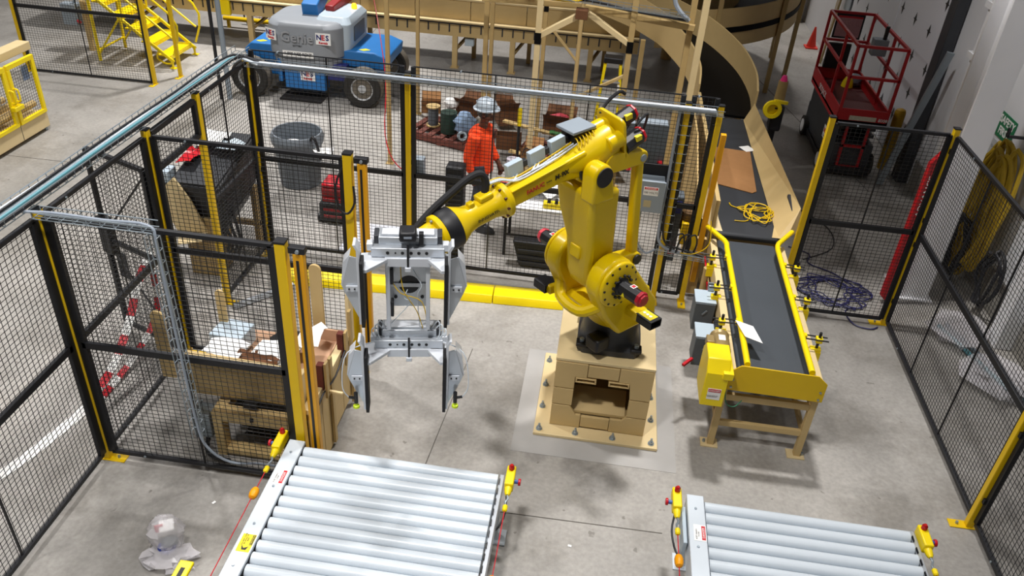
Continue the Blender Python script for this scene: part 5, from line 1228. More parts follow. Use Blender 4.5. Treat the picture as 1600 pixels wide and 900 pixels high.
def rrect(x0, x1, y0, y1, r, z, n=6):
    out = []
    for cx, cy, a0 in ((x1-r, y1-r, 0), (x0+r, y1-r, 90), (x0+r, y0+r, 180), (x1-r, y0+r, 270)):
        out += [(cx+r*math.cos(R(a0+90*i/n)), cy+r*math.sin(R(a0+90*i/n)), z) for i in range(n+1)]
    return out
cwt = ob('counterweight', MB().loft([rrect(-5.62, -4.62, 13.35, 14.4, .3, 0.52), rrect(-5.75, -4.5, 13.23, 14.45, .38, 0.60), rrect(-5.77, -4.48, 13.21, 14.45, .38, 0.72), rrect(-5.75, -4.5, 13.23, 14.45, .38, 0.75),
      rrect(-5.8, -4.46, 13.18, 14.45, .38, 0.80), rrect(-5.8, -4.46, 13.18, 14.45, .36, 1.28), rrect(-5.76, -4.5, 13.22, 14.42, .36, 1.34), rrect(-5.68, -4.58, 13.3, 14.3, .3, 1.36)]), lift_g, bl, bevel=.01)
ob('engine_cowl', MB().loft([rrect(-5.0, -4.38, 13.45, 14.6, .12, .82), rrect(-5.0, -4.36, 13.45, 14.6, .12, 1.32), rrect(-4.95, -4.43, 13.55, 14.5, .12, 1.42)]), boxgrey_l, bl, bevel=.01)
ob('cowl_vent', MB().box(-4.365, -4.35, 13.7, 14.3, 1.0, 1.25), boxgrey_d, bl)
ob('turntable', MB().cyl((-5.0, 14.0, .6), (-5.0, 14.0, .8), .4, n=24), darkgrey, bl)
ob('boom_arm', MB().bar((-5.15, 13.75, 1.42), (-5.3, 15.6, 1.8), .28, .26), blue_m, bl, bevel=.02)
ob('boom_arm', MB().bar((-4.85, 13.9, 1.42), (-4.7, 15.6, 1.6), .16, .18), red_d, bl, bevel=.02)
def sticker(x, z, w_, par, yb, rot=0, nx=0):
    ax = Vector((math.cos(rot), math.sin(rot), 0)); X = frame((x, yb, z), ax, (0, 0, 1), Vector((math.sin(rot), -math.cos(rot), 0)))
    h = w_*.75
    p = ob('sticker', MB(X).box(-w_/2, w_/2, -h/2, h/2, 0, .004), pr_wht, par)
    lettering('N', h*.62, X @ Matrix.Translation((-w_*.28, h*.1, .005)), navy, p, bold=.004)
    lettering('E', h*.62, X @ Matrix.Translation((0, h*.1, .005)), pr_red, p, bold=.004)
    lettering('S', h*.62, X @ Matrix.Translation((w_*.28, h*.1, .005)), navy, p, bold=.004)
    lettering('Rentals', h*.27, X @ Matrix.Translation((0, -h*.33, .005)), pr_red, p, bold=.002)
sticker(-4.74, 1.14, .26, cwt, 13.176); sticker(-5.66, 1.14, .24, cwt, 13.2, rot=-.45); sticker(-5.08, .47, .26, tb, 13.236)
X = frame((-5.2, 13.176, 1.12), (1, 0, 0), (0, 0, 1), (0, -1, 0))
lettering('Genie', .24, X, mat('embossed_grey', '96999E', .5), cwt, bold=.004, depth=.016)
lettering('BATTERY', .04, X @ Matrix.Translation((0, -.14, .002)), pr_blk, cwt)
p = ob('phone_sticker', MB(X).box(-.27, .27, -.33, -.23, .0, .004), pr_wht, cwt)
lettering('1-800-NES-RENT', .068, X @ Matrix.Translation((0, -.28, .005)), pr_blk, p, bold=.002)
for x, y in ((-6.0, 13.6), (-5.85, 13.75), (-4.15, 13.6)):
    ob('arrow_mark', MB().prism([(-.1, -.04), (.0, -.08), (.1, .0), (0, .05)], (x, y, .9 if x > -5 else .88), (1, 0, 0), (0, 1, 0), (0, 0, .004)), label_y, bl)
ob('amber_beacon', MB().lathe((-4.5, 14.2, 1.42), (0, 0, 1), [(0, .05), (.06, .05), (.09, .03)], 12), mat('amber_lens', 'FF9A20', .3, emit=2.5), bl)

# ------------------------------------------------------------------ long tan conveyor across the top
lc = thing('line_conveyor', 'long tan line conveyor crossing the background', 'conveyor', (-4, 16.1, 0))
X0, X1 = -11.5, .6
ob('lower_skirt', MB().box(X0, X1, 15.8, 15.84, .64, .92), tan, lc)
ob('ledge', MB().box(X0, X1, 15.72, 15.9, .92, .95), tan_l, lc, bevel=.004)
for i in range(11):
    a = X0+1.1*i
    ob('upper_panel', MB().box(a+.006, a+1.094, 15.86, 15.89, .95, 1.32), tan, lc, bevel=.003)
ob('top_ledge', MB().box(X0, X1, 15.84, 15.98, 1.32, 1.35), tan_l, lc)
ob('belt', MB().box(X0, X1, 15.98, 16.7, 1.15, 1.2), beltm2, lc)
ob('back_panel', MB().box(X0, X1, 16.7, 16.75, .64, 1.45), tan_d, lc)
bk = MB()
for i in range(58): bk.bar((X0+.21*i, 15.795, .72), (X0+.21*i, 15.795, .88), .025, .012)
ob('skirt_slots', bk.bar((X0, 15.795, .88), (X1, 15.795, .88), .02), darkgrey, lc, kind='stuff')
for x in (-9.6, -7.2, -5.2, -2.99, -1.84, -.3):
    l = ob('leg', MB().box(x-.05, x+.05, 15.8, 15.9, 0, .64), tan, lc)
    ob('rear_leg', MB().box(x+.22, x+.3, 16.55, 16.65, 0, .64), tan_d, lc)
    ob('leg_brace', MB().bar((x, 15.85, .35), (x+.26, 16.6, .6), .05), tan2, l)
    ob('leg_foot', MB().box(x-.08, x+.08, 15.78, 15.92, 0, .02), tan, l)
ob('leg_box', MB().box(-2.8, -2.62, 15.86, 15.98, .45, .6), boxgrey_l, lc, bevel=.01)
ob('leg_box', MB().box(-7.75, -7.55, 15.72, 15.8, .62, .95), bright_y, lc, bevel=.02)
ob('maroon_load', MB().box(-3.4, -2.3, 16.1, 16.6, 1.2, 1.55), mat('maroon_plastic', '5A2030', .6, var=.3), label='maroon plastic wrapped load riding on the line conveyor', cat='load', bevel=.04)
# fan and yellow guard rail left of the lift
t = thing('floor_fan', 'large round floor fan with rusty guard behind the boom lift', 'fan', (-7.6, 17.2, 0))
for r_ in (.36, .28, .2, .12):
    ob('guard_ring', MB().tube([(-7.6+r_*math.cos(R(a)), 17.2, .48+r_*math.sin(R(a))) for a in range(0, 361, 15)], .008, 6), fan_o, t)
for a in range(0, 360, 30): ob('guard_spoke', MB().bar((-7.6, 17.19, .48), (-7.6+.36*math.cos(R(a)), 17.2, .48+.36*math.sin(R(a))), .006), fan_o, t)
ob('motor', MB().cyl((-7.6, 17.22, .48), (-7.6, 17.42, .48), .1, n=16), darkgrey, t)
for k in range(4):
    a = R(90*k+20); ob('blade', MB().bar((-7.6, 17.3, .48), (-7.6+.3*math.cos(a), 17.3, .48+.3*math.sin(a)), .02, .14), boxgrey, t)
ob('stand', MB().tube([(-7.95, 17.2, .45), (-7.9, 17.25, .02), (-7.3, 17.25, .02), (-7.25, 17.2, .45)], .018, 7, 3), black, t)
t = thing('guard_rail', 'low yellow guard rail behind the boom lift', 'guard rail', (-7.4, 16.95, 0))
ob('rail', MB().cyl((-8.3, 16.95, .2), (-6.6, 16.95, .2), .05, n=14), safety_y, t)
for x in (-8.2, -6.7): ob('foot', MB().box(x-.03, x+.03, 16.92, 16.98, 0, .2), safety_y, t)
# ------------------------------------------------------------------ yellow stairs
st = thing('yellow_stairs', 'bright yellow metal stairs with handrails at top left', 'stairs', (-8.6, 14.6, 0))
SY0, SY1 = 14.15, 15.0
for k in range(6):
    x = -8.1-.28*k; z = .2+.22*k
    ob('tread', MB().box(x-.24, x+.02, SY0, SY1, z, z+.03), bright_y, st, bevel=.006)
    ob('tread_nose', MB().box(x+.0, x+.025, SY0, SY1, z-.05, z), bright_y, st)
for y in (SY0-.02, SY1+.02):
    ob('stringer', MB().bar((-8.02, y, .12), (-9.75, y, 1.48), .04, .06), bright_y, st, bevel=.01)
    ob('handrail', MB().tube([(-8.0, y, .25), (-7.88, y, .55), (-7.85, y, .8), (-7.95, y, 1.0), (-9.85, y, 2.5)], .022, 8), bright_y, st)
    ob('midrail', MB().tube([(-7.95, y, .55), (-9.75, y, 1.97)], .02, 8), bright_y, st)
    ob('front_leg', MB().tube([(-8.1, y, .2), (-8.05, y, .1), (-8.05, y, .01)], .022, 8), bright_y, st)
    ob('foot', MB().box(-8.1, -7.98, y-.05, y+.05, 0, .012), bright_y, st)
    ob('rear_leg', MB().cyl((-9.5, y, 0), (-9.5, y, 1.3), .03, n=8), bright_y, st)
    ob('cross_brace', MB().cyl((-9.5, y, .12), (-8.95, y, .85), .02, n=8), bright_y, st)
    ob('rail_post', MB().cyl((-8.9, y, .8), (-8.85, y, 1.72), .02, n=8), bright_y, st)
ob('lower_loop', MB().tube([(-8.05, SY0-.02, .1), (-8.2, SY0+.02, .06), (-8.35, SY0, .16), (-8.3, SY0, .3)], .018, 7, 3), bright_y, st)
ob('cross_tie', MB().cyl((-9.5, SY0, .2), (-9.5, SY1, .2), .02, n=8), bright_y, st)
# ------------------------------------------------------------------ fence and machine at the top left
for x, lb in ((-10.35, 'yellow fence post at the far left beyond the tan machine'), (-7.95, 'yellow fence post beside the yellow stairs')):
    P(x, 13.25, lb, (0, 1), (0, -1), h=2.0)
P(-7.72, 13.75, 'second yellow fence post close behind the stairs post', (0, 1), (0, -1), h=2.0)
P(-10.75, 12.9, 'outermost yellow fence post at the left picture edge', (0, 1), (0, -1), h=2.0)
F((-10.3, 13.25), (-8.0, 13.25), 'mesh fence panel in front of the yellow stairs', z0=.03, z1=1.95, mid=1.17, stiff=(.5,))
t = thing('dark_pole', 'slim dark pole with grey pipe behind the far left fence corner', 'pole', (-6.0, 12.6, 0))
ob('pole', MB().cyl((-6.55, 12.9, 0), (-6.55, 12.9, 3.2), .03, n=10), black, t)
ob('pipe', MB().cyl((-6.42, 12.95, 0), (-6.42, 12.95, 3.2), .045, n=10), boxgrey, t)
t = thing('junction_column', 'grey electrical box on a tan stand behind the far left mesh panel', 'electrical box', (-10.2, 14.6, 0))
ob('stand', MB().box(-10.0, -9.92, 14.6, 14.68, 0, .95), tan, t)
ob('box', MB().box(-10.35, -10.05, 14.5, 14.7, .5, .9), boxgrey, t, bevel=.015)
ob('red_switch', MB().cyl((-10.02, 14.48, .6), (-9.95, 14.42, .6), .03, n=10), red_g, t)
ob('conduit', MB().tube([(-10.1, 14.6, .9), (-10.05, 14.6, 1.1), (-9.9, 14.6, 1.2), (-9.6, 14.6, 1.22)], .025, 8, 3), galv, t)
wm = thing('wrapping_machine', 'tan and yellow wrapping machine with mesh doors at the left edge', 'machine', (-9.0, 10.2, 0))
ob('base', MB().box(-9.6, -8.45, 9.0, 10.95, .06, .3), tan_l, wm, bevel=.01)
ob('base_seam', MB().box(-8.452, -8.447, 10.31, 10.318, .07, .3), darkgrey, wm)
ob('top_beam', MB().box(-8.75, -8.55, 9.0, 11.1, 1.2, 1.32), tan_l, wm, bevel=.01)
for y0, y1 in ((9.35, 10.28), (10.32, 10.93)):
    d_ = thing('door', '', '', (0, 0, 0)) if False else None
    dr = ob('door_frame', MB().box(-8.47, -8.42, y0, y1, .3, .36).box(-8.47, -8.42, y0, y1, 1.12, 1.19).box(-8.47, -8.42, y0, y0+.06, .36, 1.12).box(-8.47, -8.42, y1-.06, y1, .36, 1.12), bright_y, wm, bevel=.006)
    X = frame((-8.45, y0+.06, .36), (0, 1, 0), (-1, 0, 0), (0, 0, 1))
    ob('door_mesh', mesh_wires(X, y1-y0-.12, .76), wire, dr, kind='stuff', smooth=0)
    yh = y1-.03 if y0 < 10 else y0+.03
    ob('door_handle', MB().tube([(-8.42, yh, .85), (-8.36, yh, .84), (-8.36, yh, .68), (-8.42, yh, .67)], .014, 7, 2), bright_y, dr)
ob('latch', MB().box(-8.44, -8.36, 10.2, 10.4, .55, .62), bright_y, wm, bevel=.01)
ob('blue_label', MB().box(-8.5, -8.49, 10.7, 10.84, .85, 1.05), mat('blue_white_label', '8FA6D0', .5, var=.4, scale=40), wm)
ob('drum', MB().cyl((-9.0, 9.6, .75), (-9.0, 10.3, .75), .38, n=32), white_p, wm)
for k in range(3): ob('roller', MB().cyl((-8.6-.25*k, 9.1, .42), (-8.6-.25*k, 10.9, .42), .05, n=14), tan, wm)
ob('levelling_foot', MB().cyl((-8.5, 10.9, 0), (-8.5, 10.9, .07), .025, n=10), galv, wm)
# ------------------------------------------------------------------ tan support frame with posts behind the fence
for k, (x, y, h, wd, lb) in enumerate(((-3.06, 11.1, 4.2, .075, 'tan support post nearest the boom lift wheel'), (-3.12, 13.2, 4.2, .075, 'tan support post behind the pallet of spools'),
        (-1.71, 11.4, 4.2, .085, 'left of the paired tan posts behind the hard hat'), (-1.9, 13.3, 4.2, .08, 'right of the paired tan posts behind the hard hat'),
        (-.93, 10.9, 4.2, .1, 'tan support post with black band in front of the cardboard box'), (-.98, 12.6, 4.2, .08, 'thinner tan post just behind the black banded post'),
        (-.42, 12.2, 2.7, .08, 'round tan post carrying a diagonal strut'), (.3, 10.9, 4.2, .1, 'tan support post with black band beside the step ladder'), (1.05, 11.0, 4.2, .1, 'tan support post left of the chute'), (1.18, 10.8, 4.2, .11, 'bright tan support post nearest the chute'))):
    wd *= .78
    t = thing('support_post', lb, 'post', (x, y, 0), group='tan support posts')
    if 'round' in lb: ob('upright', MB().cyl((x, y, 0), (x, y, h), .032, n=14), tan, t)
    else: ob('upright', MB().box(x-wd/2, x+wd/2, y-wd/2, y+wd/2, 0, h), tan_l if k in (4, 9) else tan2, t, bevel=.006)
    ob('foot_plate', MB().box(x-.06, x+.06, y-.06, y+.06, 0, .012), tan2, t)
    if 'black band' in lb: ob('black_band', MB().box(x-wd/2-.004, x+wd/2+.004, y-wd/2-.004, y+wd/2+.004, 2.1, 2.25), chute_f, t)
for a, b, wd, lb, m in (((-.93, 10.9, 2.2), (-.35, 10.95, 2.55), .1, 'diagonal tan beam rising right from the black banded post', tan_l), ((-.3, 10.95, 2.55), (.3, 10.9, 2.2), .09, 'diagonal tan beam falling right to the ladder side post', tan_l),
        ((-1.75, 11.2, 2.55), (-.4, 11.1, 2.6), .1, 'horizontal tan beam at the top left of the support frame', tan2), ((-.35, 11.1, 2.58), (1.1, 10.9, 2.5), .1, 'horizontal tan beam at the top right of the support frame', tan2),
        ((-.85, 12.1, 2.0), (-.42, 12.2, 1.5), .05, 'thin diagonal strut on the round tan post', tan), ((-.38, 12.2, .95), (.35, 12.3, 1.35), .06, 'lower diagonal strut leaning beside the step ladder', tan)):
    ob('frame_beam', MB().bar(a, b, wd*.78), m, label=lb, cat='beam', group='tan frame beams', bevel=.006)
tray((-1.55, 10.98, 2.74), (1.0, 10.83, 2.64), .14, .05, 'wire cable tray high on the tan support frame')
cable('frame_cable', [(-1.4, 11.0, 2.7), (-.6, 10.95, 2.68), (-.3, 10.92, 2.72), (.2, 10.9, 2.65), (1.0, 10.85, 2.6)], .02, cable_b, 'black cable bundle in the high frame tray')
cable('frame_cable', [(-.9, 10.95, 2.69), (-.45, 10.9, 2.7), (-.3, 10.88, 2.85), (-.1, 10.86, 3.0)], .014, cable_y, 'yellow cable rising from the high frame tray')
cable('frame_cable', [(.75, 10.85, 3.0), (.8, 10.85, 2.8), (.9, 10.83, 2.68), (1.0, 10.85, 2.6)], .03, cable_g, 'grey flexible duct dropping onto the high frame tray')
ob('frame_junction', MB().box(-.46, -.3, 10.84, 11.0, 2.48, 2.6), card_d, label='dark bracket at the peak of the tan support frame', cat='bracket', bevel=.006)
cable('red_air_hose', [(-4.05, 13.0, 3.2), (-3.7, 12.7, 2.0), (-3.35, 12.0, 1.0), (-3.1, 11.0, .5), (-2.8, 10.6, .2), (-2.3, 10.6, .06), (-1.8, 10.9, .05), (-1.6, 11.2, .1)], .008, red_g, 'red air hose hanging past the boom lift to the floor', 'hose')
# ------------------------------------------------------------------ step ladder
t = thing('step_ladder', 'yellow fibreglass step ladder with black top behind the robot', 'ladder', (.1, 12.9, 0))
ob('ladder_top', MB().box(-.02, .28, 12.72, 12.94, 1.36, 1.45), black, t, bevel=.015)
for sg in (-1, 1):
    cx = .13
    ob('front_rail', MB().bar((cx+sg*.12, 12.76, 1.37), (cx+sg*.21, 12.4, .0), .045, .025), bright_y, t, bevel=.004)
    ob('rear_rail', MB().bar((cx+sg*.11, 12.9, 1.37), (cx+sg*.2, 13.4, .0), .035, .025), bright_y, t, bevel=.004)
for k in range(4):
    z = .27+.27*k; f = 1-z/1.37
    ob('step', MB().box(.13-.12-.09*f, .13+.12+.09*f, 12.76-.36*f-.035, 12.76-.36*f+.04, z, z+.022), alu, t)
    if k % 2 == 0: ob('rear_brace', MB().bar((.13-.11-.09*f, 12.9+.5*f, z), (.13+.11+.09*f, 12.9+.5*f, z), .018), alu, t)
ob('spreader', MB().bar((-.02, 12.62, .8), (-.02, 13.1, .8), .016), alu, t)
ob('warning_label', MB().prism([(.235, 1.1), (.27, 1.1), (.29, .8), (.255, .8)], (0, 12.52, 0), (1, 0, 0), (0, 0, 1), (0, .004, 0)), pr_wht, t)
# ------------------------------------------------------------------ pallet with spools, boxes and debris
def pallet(cx, cy, rz, label, m=wood_r, L=1.2, W=1.0):
    t = thing('pallet', label, 'pallet', (cx, cy, 0), rz, group='wooden pallets')
    X = Matrix.Translation((cx, cy, 0)) @ Matrix.Rotation(rz, 4, 'Z')
    for i in range(7): ob('deck_board', MB(X).box(-L/2+i*(L-.1)/6, -L/2+i*(L-.1)/6+.1, -W/2, W/2, .115, .135), m, t)
    for y in (-W/2, -.05, W/2-.1): ob('stringer', MB(X).box(-L/2, L/2, y, y+.1, .02, .115), m, t)
    for i in range(3): ob('bottom_board', MB(X).box(-L/2+i*(L-.1)/2, -L/2+i*(L-.1)/2+.1, -W/2, W/2, 0, .02), m, t)
pallet(-2.35, 12.35, R(-18), 'reddish wooden pallet carrying wire spools behind the back fence', L=1.25, W=.85)
pallet(-.55, 11.75, R(-12), 'reddish wooden pallet buried under scrap behind the robot', L=1.3, W=1.0)
def spool(x, y, r, h, z, label, core, fl=None, fr=1.35):
    t = thing('wire_spool', label, 'spool', (x, y, z), group='wire spools')
    ob('core', MB().cyl((x, y, z+.02), (x, y, z+h-.02), r, n=24), core, t)
    for zz in (z, z+h-.02): ob('flange', MB().cyl((x, y, zz), (x, y, zz+.02), r*fr, n=24), fl or wood, t)
spool(-2.68, 12.42, .085, .34, .14, 'grey wire spool with pale wooden flanges on the pallet', boxgrey_d)
spool(-2.38, 12.22, .13, .34, .14, 'dark green wire spool on the pallet', green_d, green_d, 1.03)
def carton(cx, cy, z, sx, sy, sz, rz, label, m=card, flaps=True, op=True):
    t = thing('cardboard_box', label, 'box', (cx, cy, z), rz, group='cardboard boxes')
    X = Matrix.Translation((cx, cy, z)) @ Matrix.Rotation(rz, 4, 'Z'); th = .008
    ob('box_floor', MB(X).box(-sx/2, sx/2, -sy/2, sy/2, 0, th), m, t)
    for nm, a in (('front_side', (-sx/2, sx/2, -sy/2, -sy/2+th)), ('back_side', (-sx/2, sx/2, sy/2-th, sy/2)), ('left_side', (-sx/2, -sx/2+th, -sy/2, sy/2)), ('right_side', (sx/2-th, sx/2, -sy/2, sy/2))):
        ob(nm, MB(X).box(*a, th, sz), m, t)
    if flaps:
        for sg in (-1, 1):
            ob('flap', MB(X).add([(-sx/2, sg*sy/2, sz), (sx/2, sg*sy/2, sz), (sx/2, sg*(sy/2+.1), sz+.1), (-sx/2, sg*(sy/2+.1), sz+.1), (-sx/2, sg*(sy/2+.006), sz), (sx/2, sg*(sy/2+.006), sz), (sx/2, sg*(sy/2+.106), sz+.1), (-sx/2, sg*(sy/2+.106), sz+.1)],
               [(0, 1, 2, 3), (7, 6, 5, 4), (0, 4, 5, 1), (1, 5, 6, 2), (2, 6, 7, 3), (3, 7, 4, 0)]), m, t, smooth=0)
    return t
carton(-2.85, 13.05, .14, 0.33, 0.264, 0.165, .2, 'open cardboard box behind the grey wire spool', card)
carton(-2.2, 13.1, .14, 0.363, 0.297, 0.231, -.3, 'dark open cardboard box behind the green wire spool', card_d)
carton(-1.55, 13.0, .1, 0.33, 0.33, 0.33, .4, 'cardboard box just right of the hard hat', card_d)
carton(-.62, 12.7, .14, 0.495, 0.33, 0.277, -.1, 'large cardboard box with red bag behind the robot', card_d)
carton(-.25, 11.75, .14, 0.264, 0.264, 0.231, .3, 'dark cardboard box in front of the step ladder', card_d)
carton(-.9, 11.0, .0, 0.277, 0.264, 0.528, -.1, 'tall tan cardboard box beside the worker', card)
carton(-1.35, 11.9, .12, 0.396, 0.198, 0.231, .1, 'low cardboard box behind the worker', card_d, flaps=False)
ob('red_bag', blob((-.6, 12.68, .38), .18, .12, .09, 41, amp=.35), mat('red_white_print', 'C0404E'), label='red and white bag inside the large cardboard box', cat='bag')
ob('blue_bag', blob((-2.12, 12.2, .33), .17, .15, .19, 42, n=14, amp=.3), mat('pale_blue_bag', '9DB9DC', .5, var=.2), label='pale blue plastic bag on the spool pallet behind the hard hat', cat='bag')
ob('white_bag', blob((-2.5, 13.0, .33), .12, .12, .1, 43, amp=.3), white, label='white plastic bag on top of the boxes at the spool pallet', cat='bag')
ob('film_bag', blob((-.6, 13.6, .3), .2, .15, .26, 44, n=14, amp=.3), plastic, label='clear film bag standing behind the large cardboard box', cat='bag')
ob('tape_roll', MB().lathe((-2.12, 11.95, .21), (.6, -1, .3), [(0, .075), (.06, .075), (.06, .045), (0, .045)], 20, caps=False), boxgrey_l, label='grey tape roll at the front edge of the spool pallet', cat='tape roll')
sheet((-.2, 11.6, .3), .5, .4, 'crumpled white sheet on the scrap heap behind the robot', white, amp=.12, name='white_sheet', cat='plastic')
sheet((-.45, 11.35, .25), .35, .3, 'white crumpled paper beside the tall cardboard box', white, amp=.1, name='white_sheet', cat='plastic')
sheet((-.15, 11.9, .32), .7, .35, 'flat cardboard piece on the scrap heap behind the robot', card, amp=.08, name='cardboard_piece', cat='cardboard')
sheet((.1, 11.35, .28), .8, .5, 'large flat cardboard piece in front of the scrap heap', card, amp=.1, name='cardboard_piece', cat='cardboard', rz=.3)
sheet((-.62, 11.9, .42), .2, .12, 'green printed carton scrap on the scrap heap', mat('green_print', '3F7A3A', .6), amp=.05, name='cardboard_piece', cat='cardboard')
rl = random.Random(23)
for k, (a, b, lb) in enumerate((((-1.5, 12.3, .4), (-.2, 11.9, .35), 'long pine board crossing behind the hard hat'), ((-.35, 12.15, .3), (.5, 12.0, .42), 'pine board at the foot of the step ladder'), ((-.15, 11.95, .5), (.25, 12.45, .42), 'short pine board leaning by the step ladder'),
        ((.1, 12.7, .2), (1.05, 12.6, .3), 'pine board right of the step ladder'), ((-.5, 11.6, .2), (.15, 11.75, .28), 'pine board lying on the scrap heap'), ((-.3, 11.3, .1), (.4, 10.9, .12), 'pine board on the floor behind the control box'), ((-1.3, 11.6, .2), (-.6, 11.45, .18), 'pine board left of the tall cardboard box'))):
    ob('pine_board', MB().bar(a, b, .09, .03), wood, label=lb, cat='board', group='loose pine boards', bevel=.003)
t = thing('yellow_level_tool', 'yellow and black tool standing beside the worker', 'tool', (-1.15, 11.4, .2))
ob('yellow_body', MB().box(-1.18, -1.12, 11.37, 11.43, .7, .98), bright_y, t, bevel=.01)
ob('shaft', MB().cyl((-1.15, 11.4, 0), (-1.15, 11.4, .7), .02, n=10), black, t)
ob('wrapped_roll', MB().cyl((-1.12, 10.4, 0), (-1.1, 10.43, .6), .1, n=18), mat('translucent_wrap', 'C3BCC6', .4, var=.15, scale=20), label='pale roll of stretch film standing right of the worker', cat='film roll')
cable('scrap_wire', [(-1.0, 10.6, .6), (-.95, 10.5, .75), (-.88, 10.5, .7), (-.9, 10.55, .55), (-.75, 10.5, .5), (-.6, 10.45, .2)], .008, cable_b, 'black wire loop hanging on the tall cardboard box')
ob('metal_duct', MB().cyl((.2, 10.2, .0), (.2, 10.2, 1.3), .12, n=18), galv, label='upright grey metal duct behind the robot motors', cat='duct')
# motor and boxes beside the infeed conveyor seen through the narrow panel
t = thing('infeed_drive', 'brown drive motor with grey and yellow boxes behind the narrow fence panel', 'motor', (1.15, 8.7, 0))
ob('motor', MB().lathe((1.2, 8.65, 1.05), (0, .2, -1), [(0, .1), (.02, .12), (.28, .12), (.32, .08)], 20), mat('brown_motor', '6E5230', .5, var=.15), t)
ob('grey_box', MB().box(.98, 1.1, 8.55, 8.75, .35, 1.2), boxgrey_d, t, bevel=.01)
ob('yellow_box', MB().box(1.12, 1.2, 8.5, 8.58, .62, .9), safety_y, t, bevel=.01)
ob('blue_label', MB().box(1.0, 1.08, 8.54, 8.549, 1.0, 1.15), navy, t)
ob('red_handle', MB().bar((1.0, 8.5, .5), (1.1, 8.48, .52), .035), red_g, t)
# ------------------------------------------------------------------ scissor lift
sl = thing('scissor_lift', 'red scissor lift with railed platform beside the right wall', 'scissor lift', (4.0, 13.4, 0))
sx0, sx1, sy0, sy1 = 3.62, 4.38, 12.42, 14.5
ob('chassis', MB().box(sx0+.05, sx1-.05, sy0+.1, sy1-.05, .15, .55), darkgrey, sl, bevel=.02)
ob('lower_deck', MB().box(sx0+.02, sx1-.02, sy0+.02, sy1, .08, .18), black, sl, bevel=.01)
for x in (sx0+.0, sx1-.06):
    for y in (sy0+.3, sy1-.3):
        w_ = ob('wheel', MB().cyl((x-.03, y, .17), (x+.1, y, .17), .17, n=24), tire, sl)
        ob('wheel_disc', MB().cyl((x-.036, y, .17), (x-.03, y, .17), .11, n=20), white_p, w_)
for k in range(3):
    z0, z1 = .55+.11*k, .66+.11*k
    for x in (sx0+.14, sx1-.14):
        ob('scissor_bar', MB().bar((x, sy0+.2, z0), (x, sy1-.2, z1), .05, .05), darkgrey, sl)
        ob('scissor_bar', MB().bar((x+.05, sy0+.2, z1), (x+.05, sy1-.2, z0), .05, .05), darkgrey, sl)
ob('side_skirt', MB().box(sx0+.03, sx0+.05, sy0+.12, sy1-.2, .3, .85), mat('charcoal_panel', '2B2D2F', .5, var=.1), sl)
X = frame((sx0+.028, 12.9, .55), (0, -1, 0), (0, 0, 1), (-1, 0, 0))
p = ob('rental_sticker', MB(X).box(-.12, .12, -.1, .1, 0, .003), pr_wht, sl); lettering('NES', .1, X @ Matrix.Translation((0, .02, .004)), pr_red, p, bold=.006); lettering('Rentals', .05, X @ Matrix.Translation((0, -.06, .004)), navy, p)
ob('red_ladder_frame', MB().box(sx0+.2, sx0+.24, sy0+.06, sy0+.1, .15, .9).box(sx1-.24, sx1-.2, sy0+.06, sy0+.1, .15, .9).box(sx0+.2, sx1-.2, sy0+.06, sy0+.1, .86, .9).box(sx0+.2, sx1-.2, sy0+.06, sy0+.1, .5, .54).box(sx0+.2, sx1-.2, sy0+.06, sy0+.1, .15, .19), red, sl)
ob('platform_floor', MB().box(sx0, sx1, sy0, sy1, .92, .96), mat('dark_red_deck', '5A1A18', .6, var=.15), sl)
for a in ((sx0, sx1, sy0, sy0+.03), (sx0, sx1, sy1-.03, sy1), (sx0, sx0+.03, sy0, sy1), (sx1-.03, sx1, sy0, sy1)):
    ob('toe_board', MB().box(*a, .86, 1.14), red, sl, bevel=.006)
X = frame((4.0, sy0-.002, 1.0), (1, 0, 0), (0, 0, 1), (0, -1, 0))
ob('front_sticker', MB(X).box(-.2, .2, -.03, .04, 0, .002), mat('pale_sticker', 'C9C2B0', .6, var=.3, scale=40), sl)
lettering('8008', .07, X @ Matrix.Translation((.3, 0, 0)), pr_wht, sl)
X = frame((sx0-.002, 13.6, 1.0), (0, -1, 0), (0, 0, 1), (-1, 0, 0)); lettering('SKYJACK', .14, X, pr_wht, sl)
RZ_ = 2.08
for y in (sy0+.02, sy0+.75, sy1-.02):
    for x in (sx0+.02, sx1-.02):
        ob('rail_post', MB().bar((x, y, 1.0), (x, y, RZ_), .04), red, sl)
for z in (1.62, RZ_):
    for x in (sx0+.02, sx1-.02): ob('side_rail', MB().bar((x, sy0+.02, z), (x, sy1-.02, z), .04), red if z < 2 else red, sl)
    ob('front_rail', MB().bar((sx0+.02, sy0+.02, z), (sx1-.02, sy0+.02, z), .04), red, sl)
    ob('rear_rail', MB().bar((sx0+.02, sy1-.02, z), (sx1-.02, sy1-.02, z), .04), red, sl)
ob('control_box', MB().box(sx1-.3, sx1-.08, 13.2, 13.38, 1.75, 2.0), boxgrey, sl, bevel=.01)
ob('control_stick', MB().cyl((sx1-.15, 13.25, 2.0), (sx1-.15, 13.25, 2.2), .03, n=10), black, sl)
ob('manual_box', MB().box(sx0+.1, sx0+.48, sy1-.1, sy1-.04, 1.15, 1.58), black, sl, bevel=.01)
b = ob('notice_board', MB().box(sx0+.12, sx0+.58, sy1-.06, sy1-.04, 1.66, 2.06), black, sl)
ob('notice_print', MB().box(sx0+.15, sx0+.55, sy1-.066, sy1-.06, 1.69, 2.0), mat('pink_print', 'B88A90', .6, var=.5, scale=60), b)
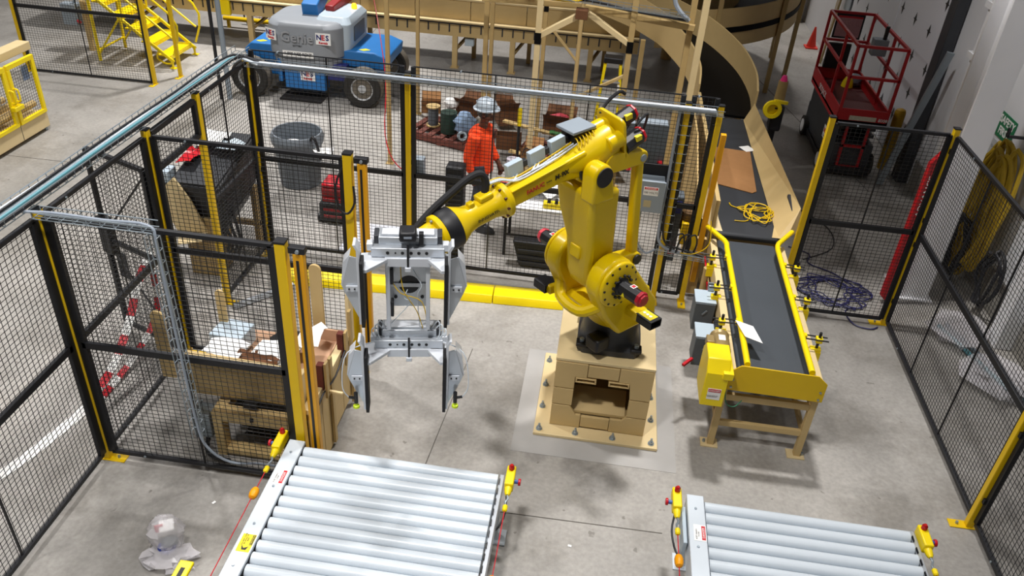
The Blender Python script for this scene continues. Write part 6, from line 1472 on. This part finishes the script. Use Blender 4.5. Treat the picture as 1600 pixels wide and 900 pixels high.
ob('notice_header', MB().box(sx0+.15, sx0+.55, sy1-.066, sy1-.06, 2.0, 2.03), pr_red, b)
ob('yellow_cup', MB().lathe((sx0+.5, 14.1, .96), (0, 0, 1), [(0, .1), (.1, .08), (.16, .05)], 12), bright_y, sl)
ob('deck_bag', blob((sx1-.15, 14.2, 1.06), .14, .12, .1, 51), boxgrey, sl)
t = thing('bollard', 'yellow steel bollard between the scissor lift and the right wall', 'bollard', (4.72, 12.9, 0))
ob('tube', MB().cyl((4.74, 13.04, 0), (4.74, 13.04, .96), .085, n=20), mat('worn_yellow', 'B89010', .6, var=.2), t)
ob('dome', MB().lathe((4.74, 13.04, .96), (0, 0, 1), [(0, .085), (.04, .07), (.06, .03)], 20), mat('worn_yellow', 'B89010'), t)
t = thing('traffic_cone', 'orange red traffic cone on the floor beyond the scissor lift', 'cone', (4.35, 19.6, 0))
ob('cone', MB().lathe((4.75, 19.9, .03), (0, 0, 1), [(0, .11), (.45, .02)], 18), mat('cone_red', 'E23A2A', .5), t)
ob('base', MB().box(4.61, 4.89, 19.76, 20.04, 0, .03), mat('cone_red', 'E23A2A'), t)
for k in range(5):
    ob('leaning_pole', MB().cyl((4.75+.03*k, 18.7+.1*k, 0), (4.93, 18.8+.12*k, 2.6-.2*k), .025, n=8), white_p if k % 2 else tan, label=('first', 'second', 'third', 'fourth', 'fifth')[k]+' of the pale poles leaning on the far right wall, from the near side', cat='pole', group='pale leaning poles')
ob('wall_banner', MB().box(4.94, 4.96, 18.3, 18.75, 1.2, 4.5), mat('pale_banner', 'AEB8C0', .6), label='pale banner with red letters on the far right wall', cat='banner')
X = frame((4.938, 18.52, 2.9), (0, 0, 1), (0, 1, 0), (-1, 0, 0)); lettering('WILL', .4, X, pr_red, [o for o in COL.objects if o.name.startswith('wall_banner')][0], bold=.01)
ob('door_1', MB().box(3.6, 4.6, 22.55, 22.6, 0, 2.2), white_p, kind='structure')
ob('door_post', MB().box(4.7, 4.86, 22.1, 22.5, 0, 3), tan_d, label='brown timber post beside the far white door', cat='post', bevel=.01)
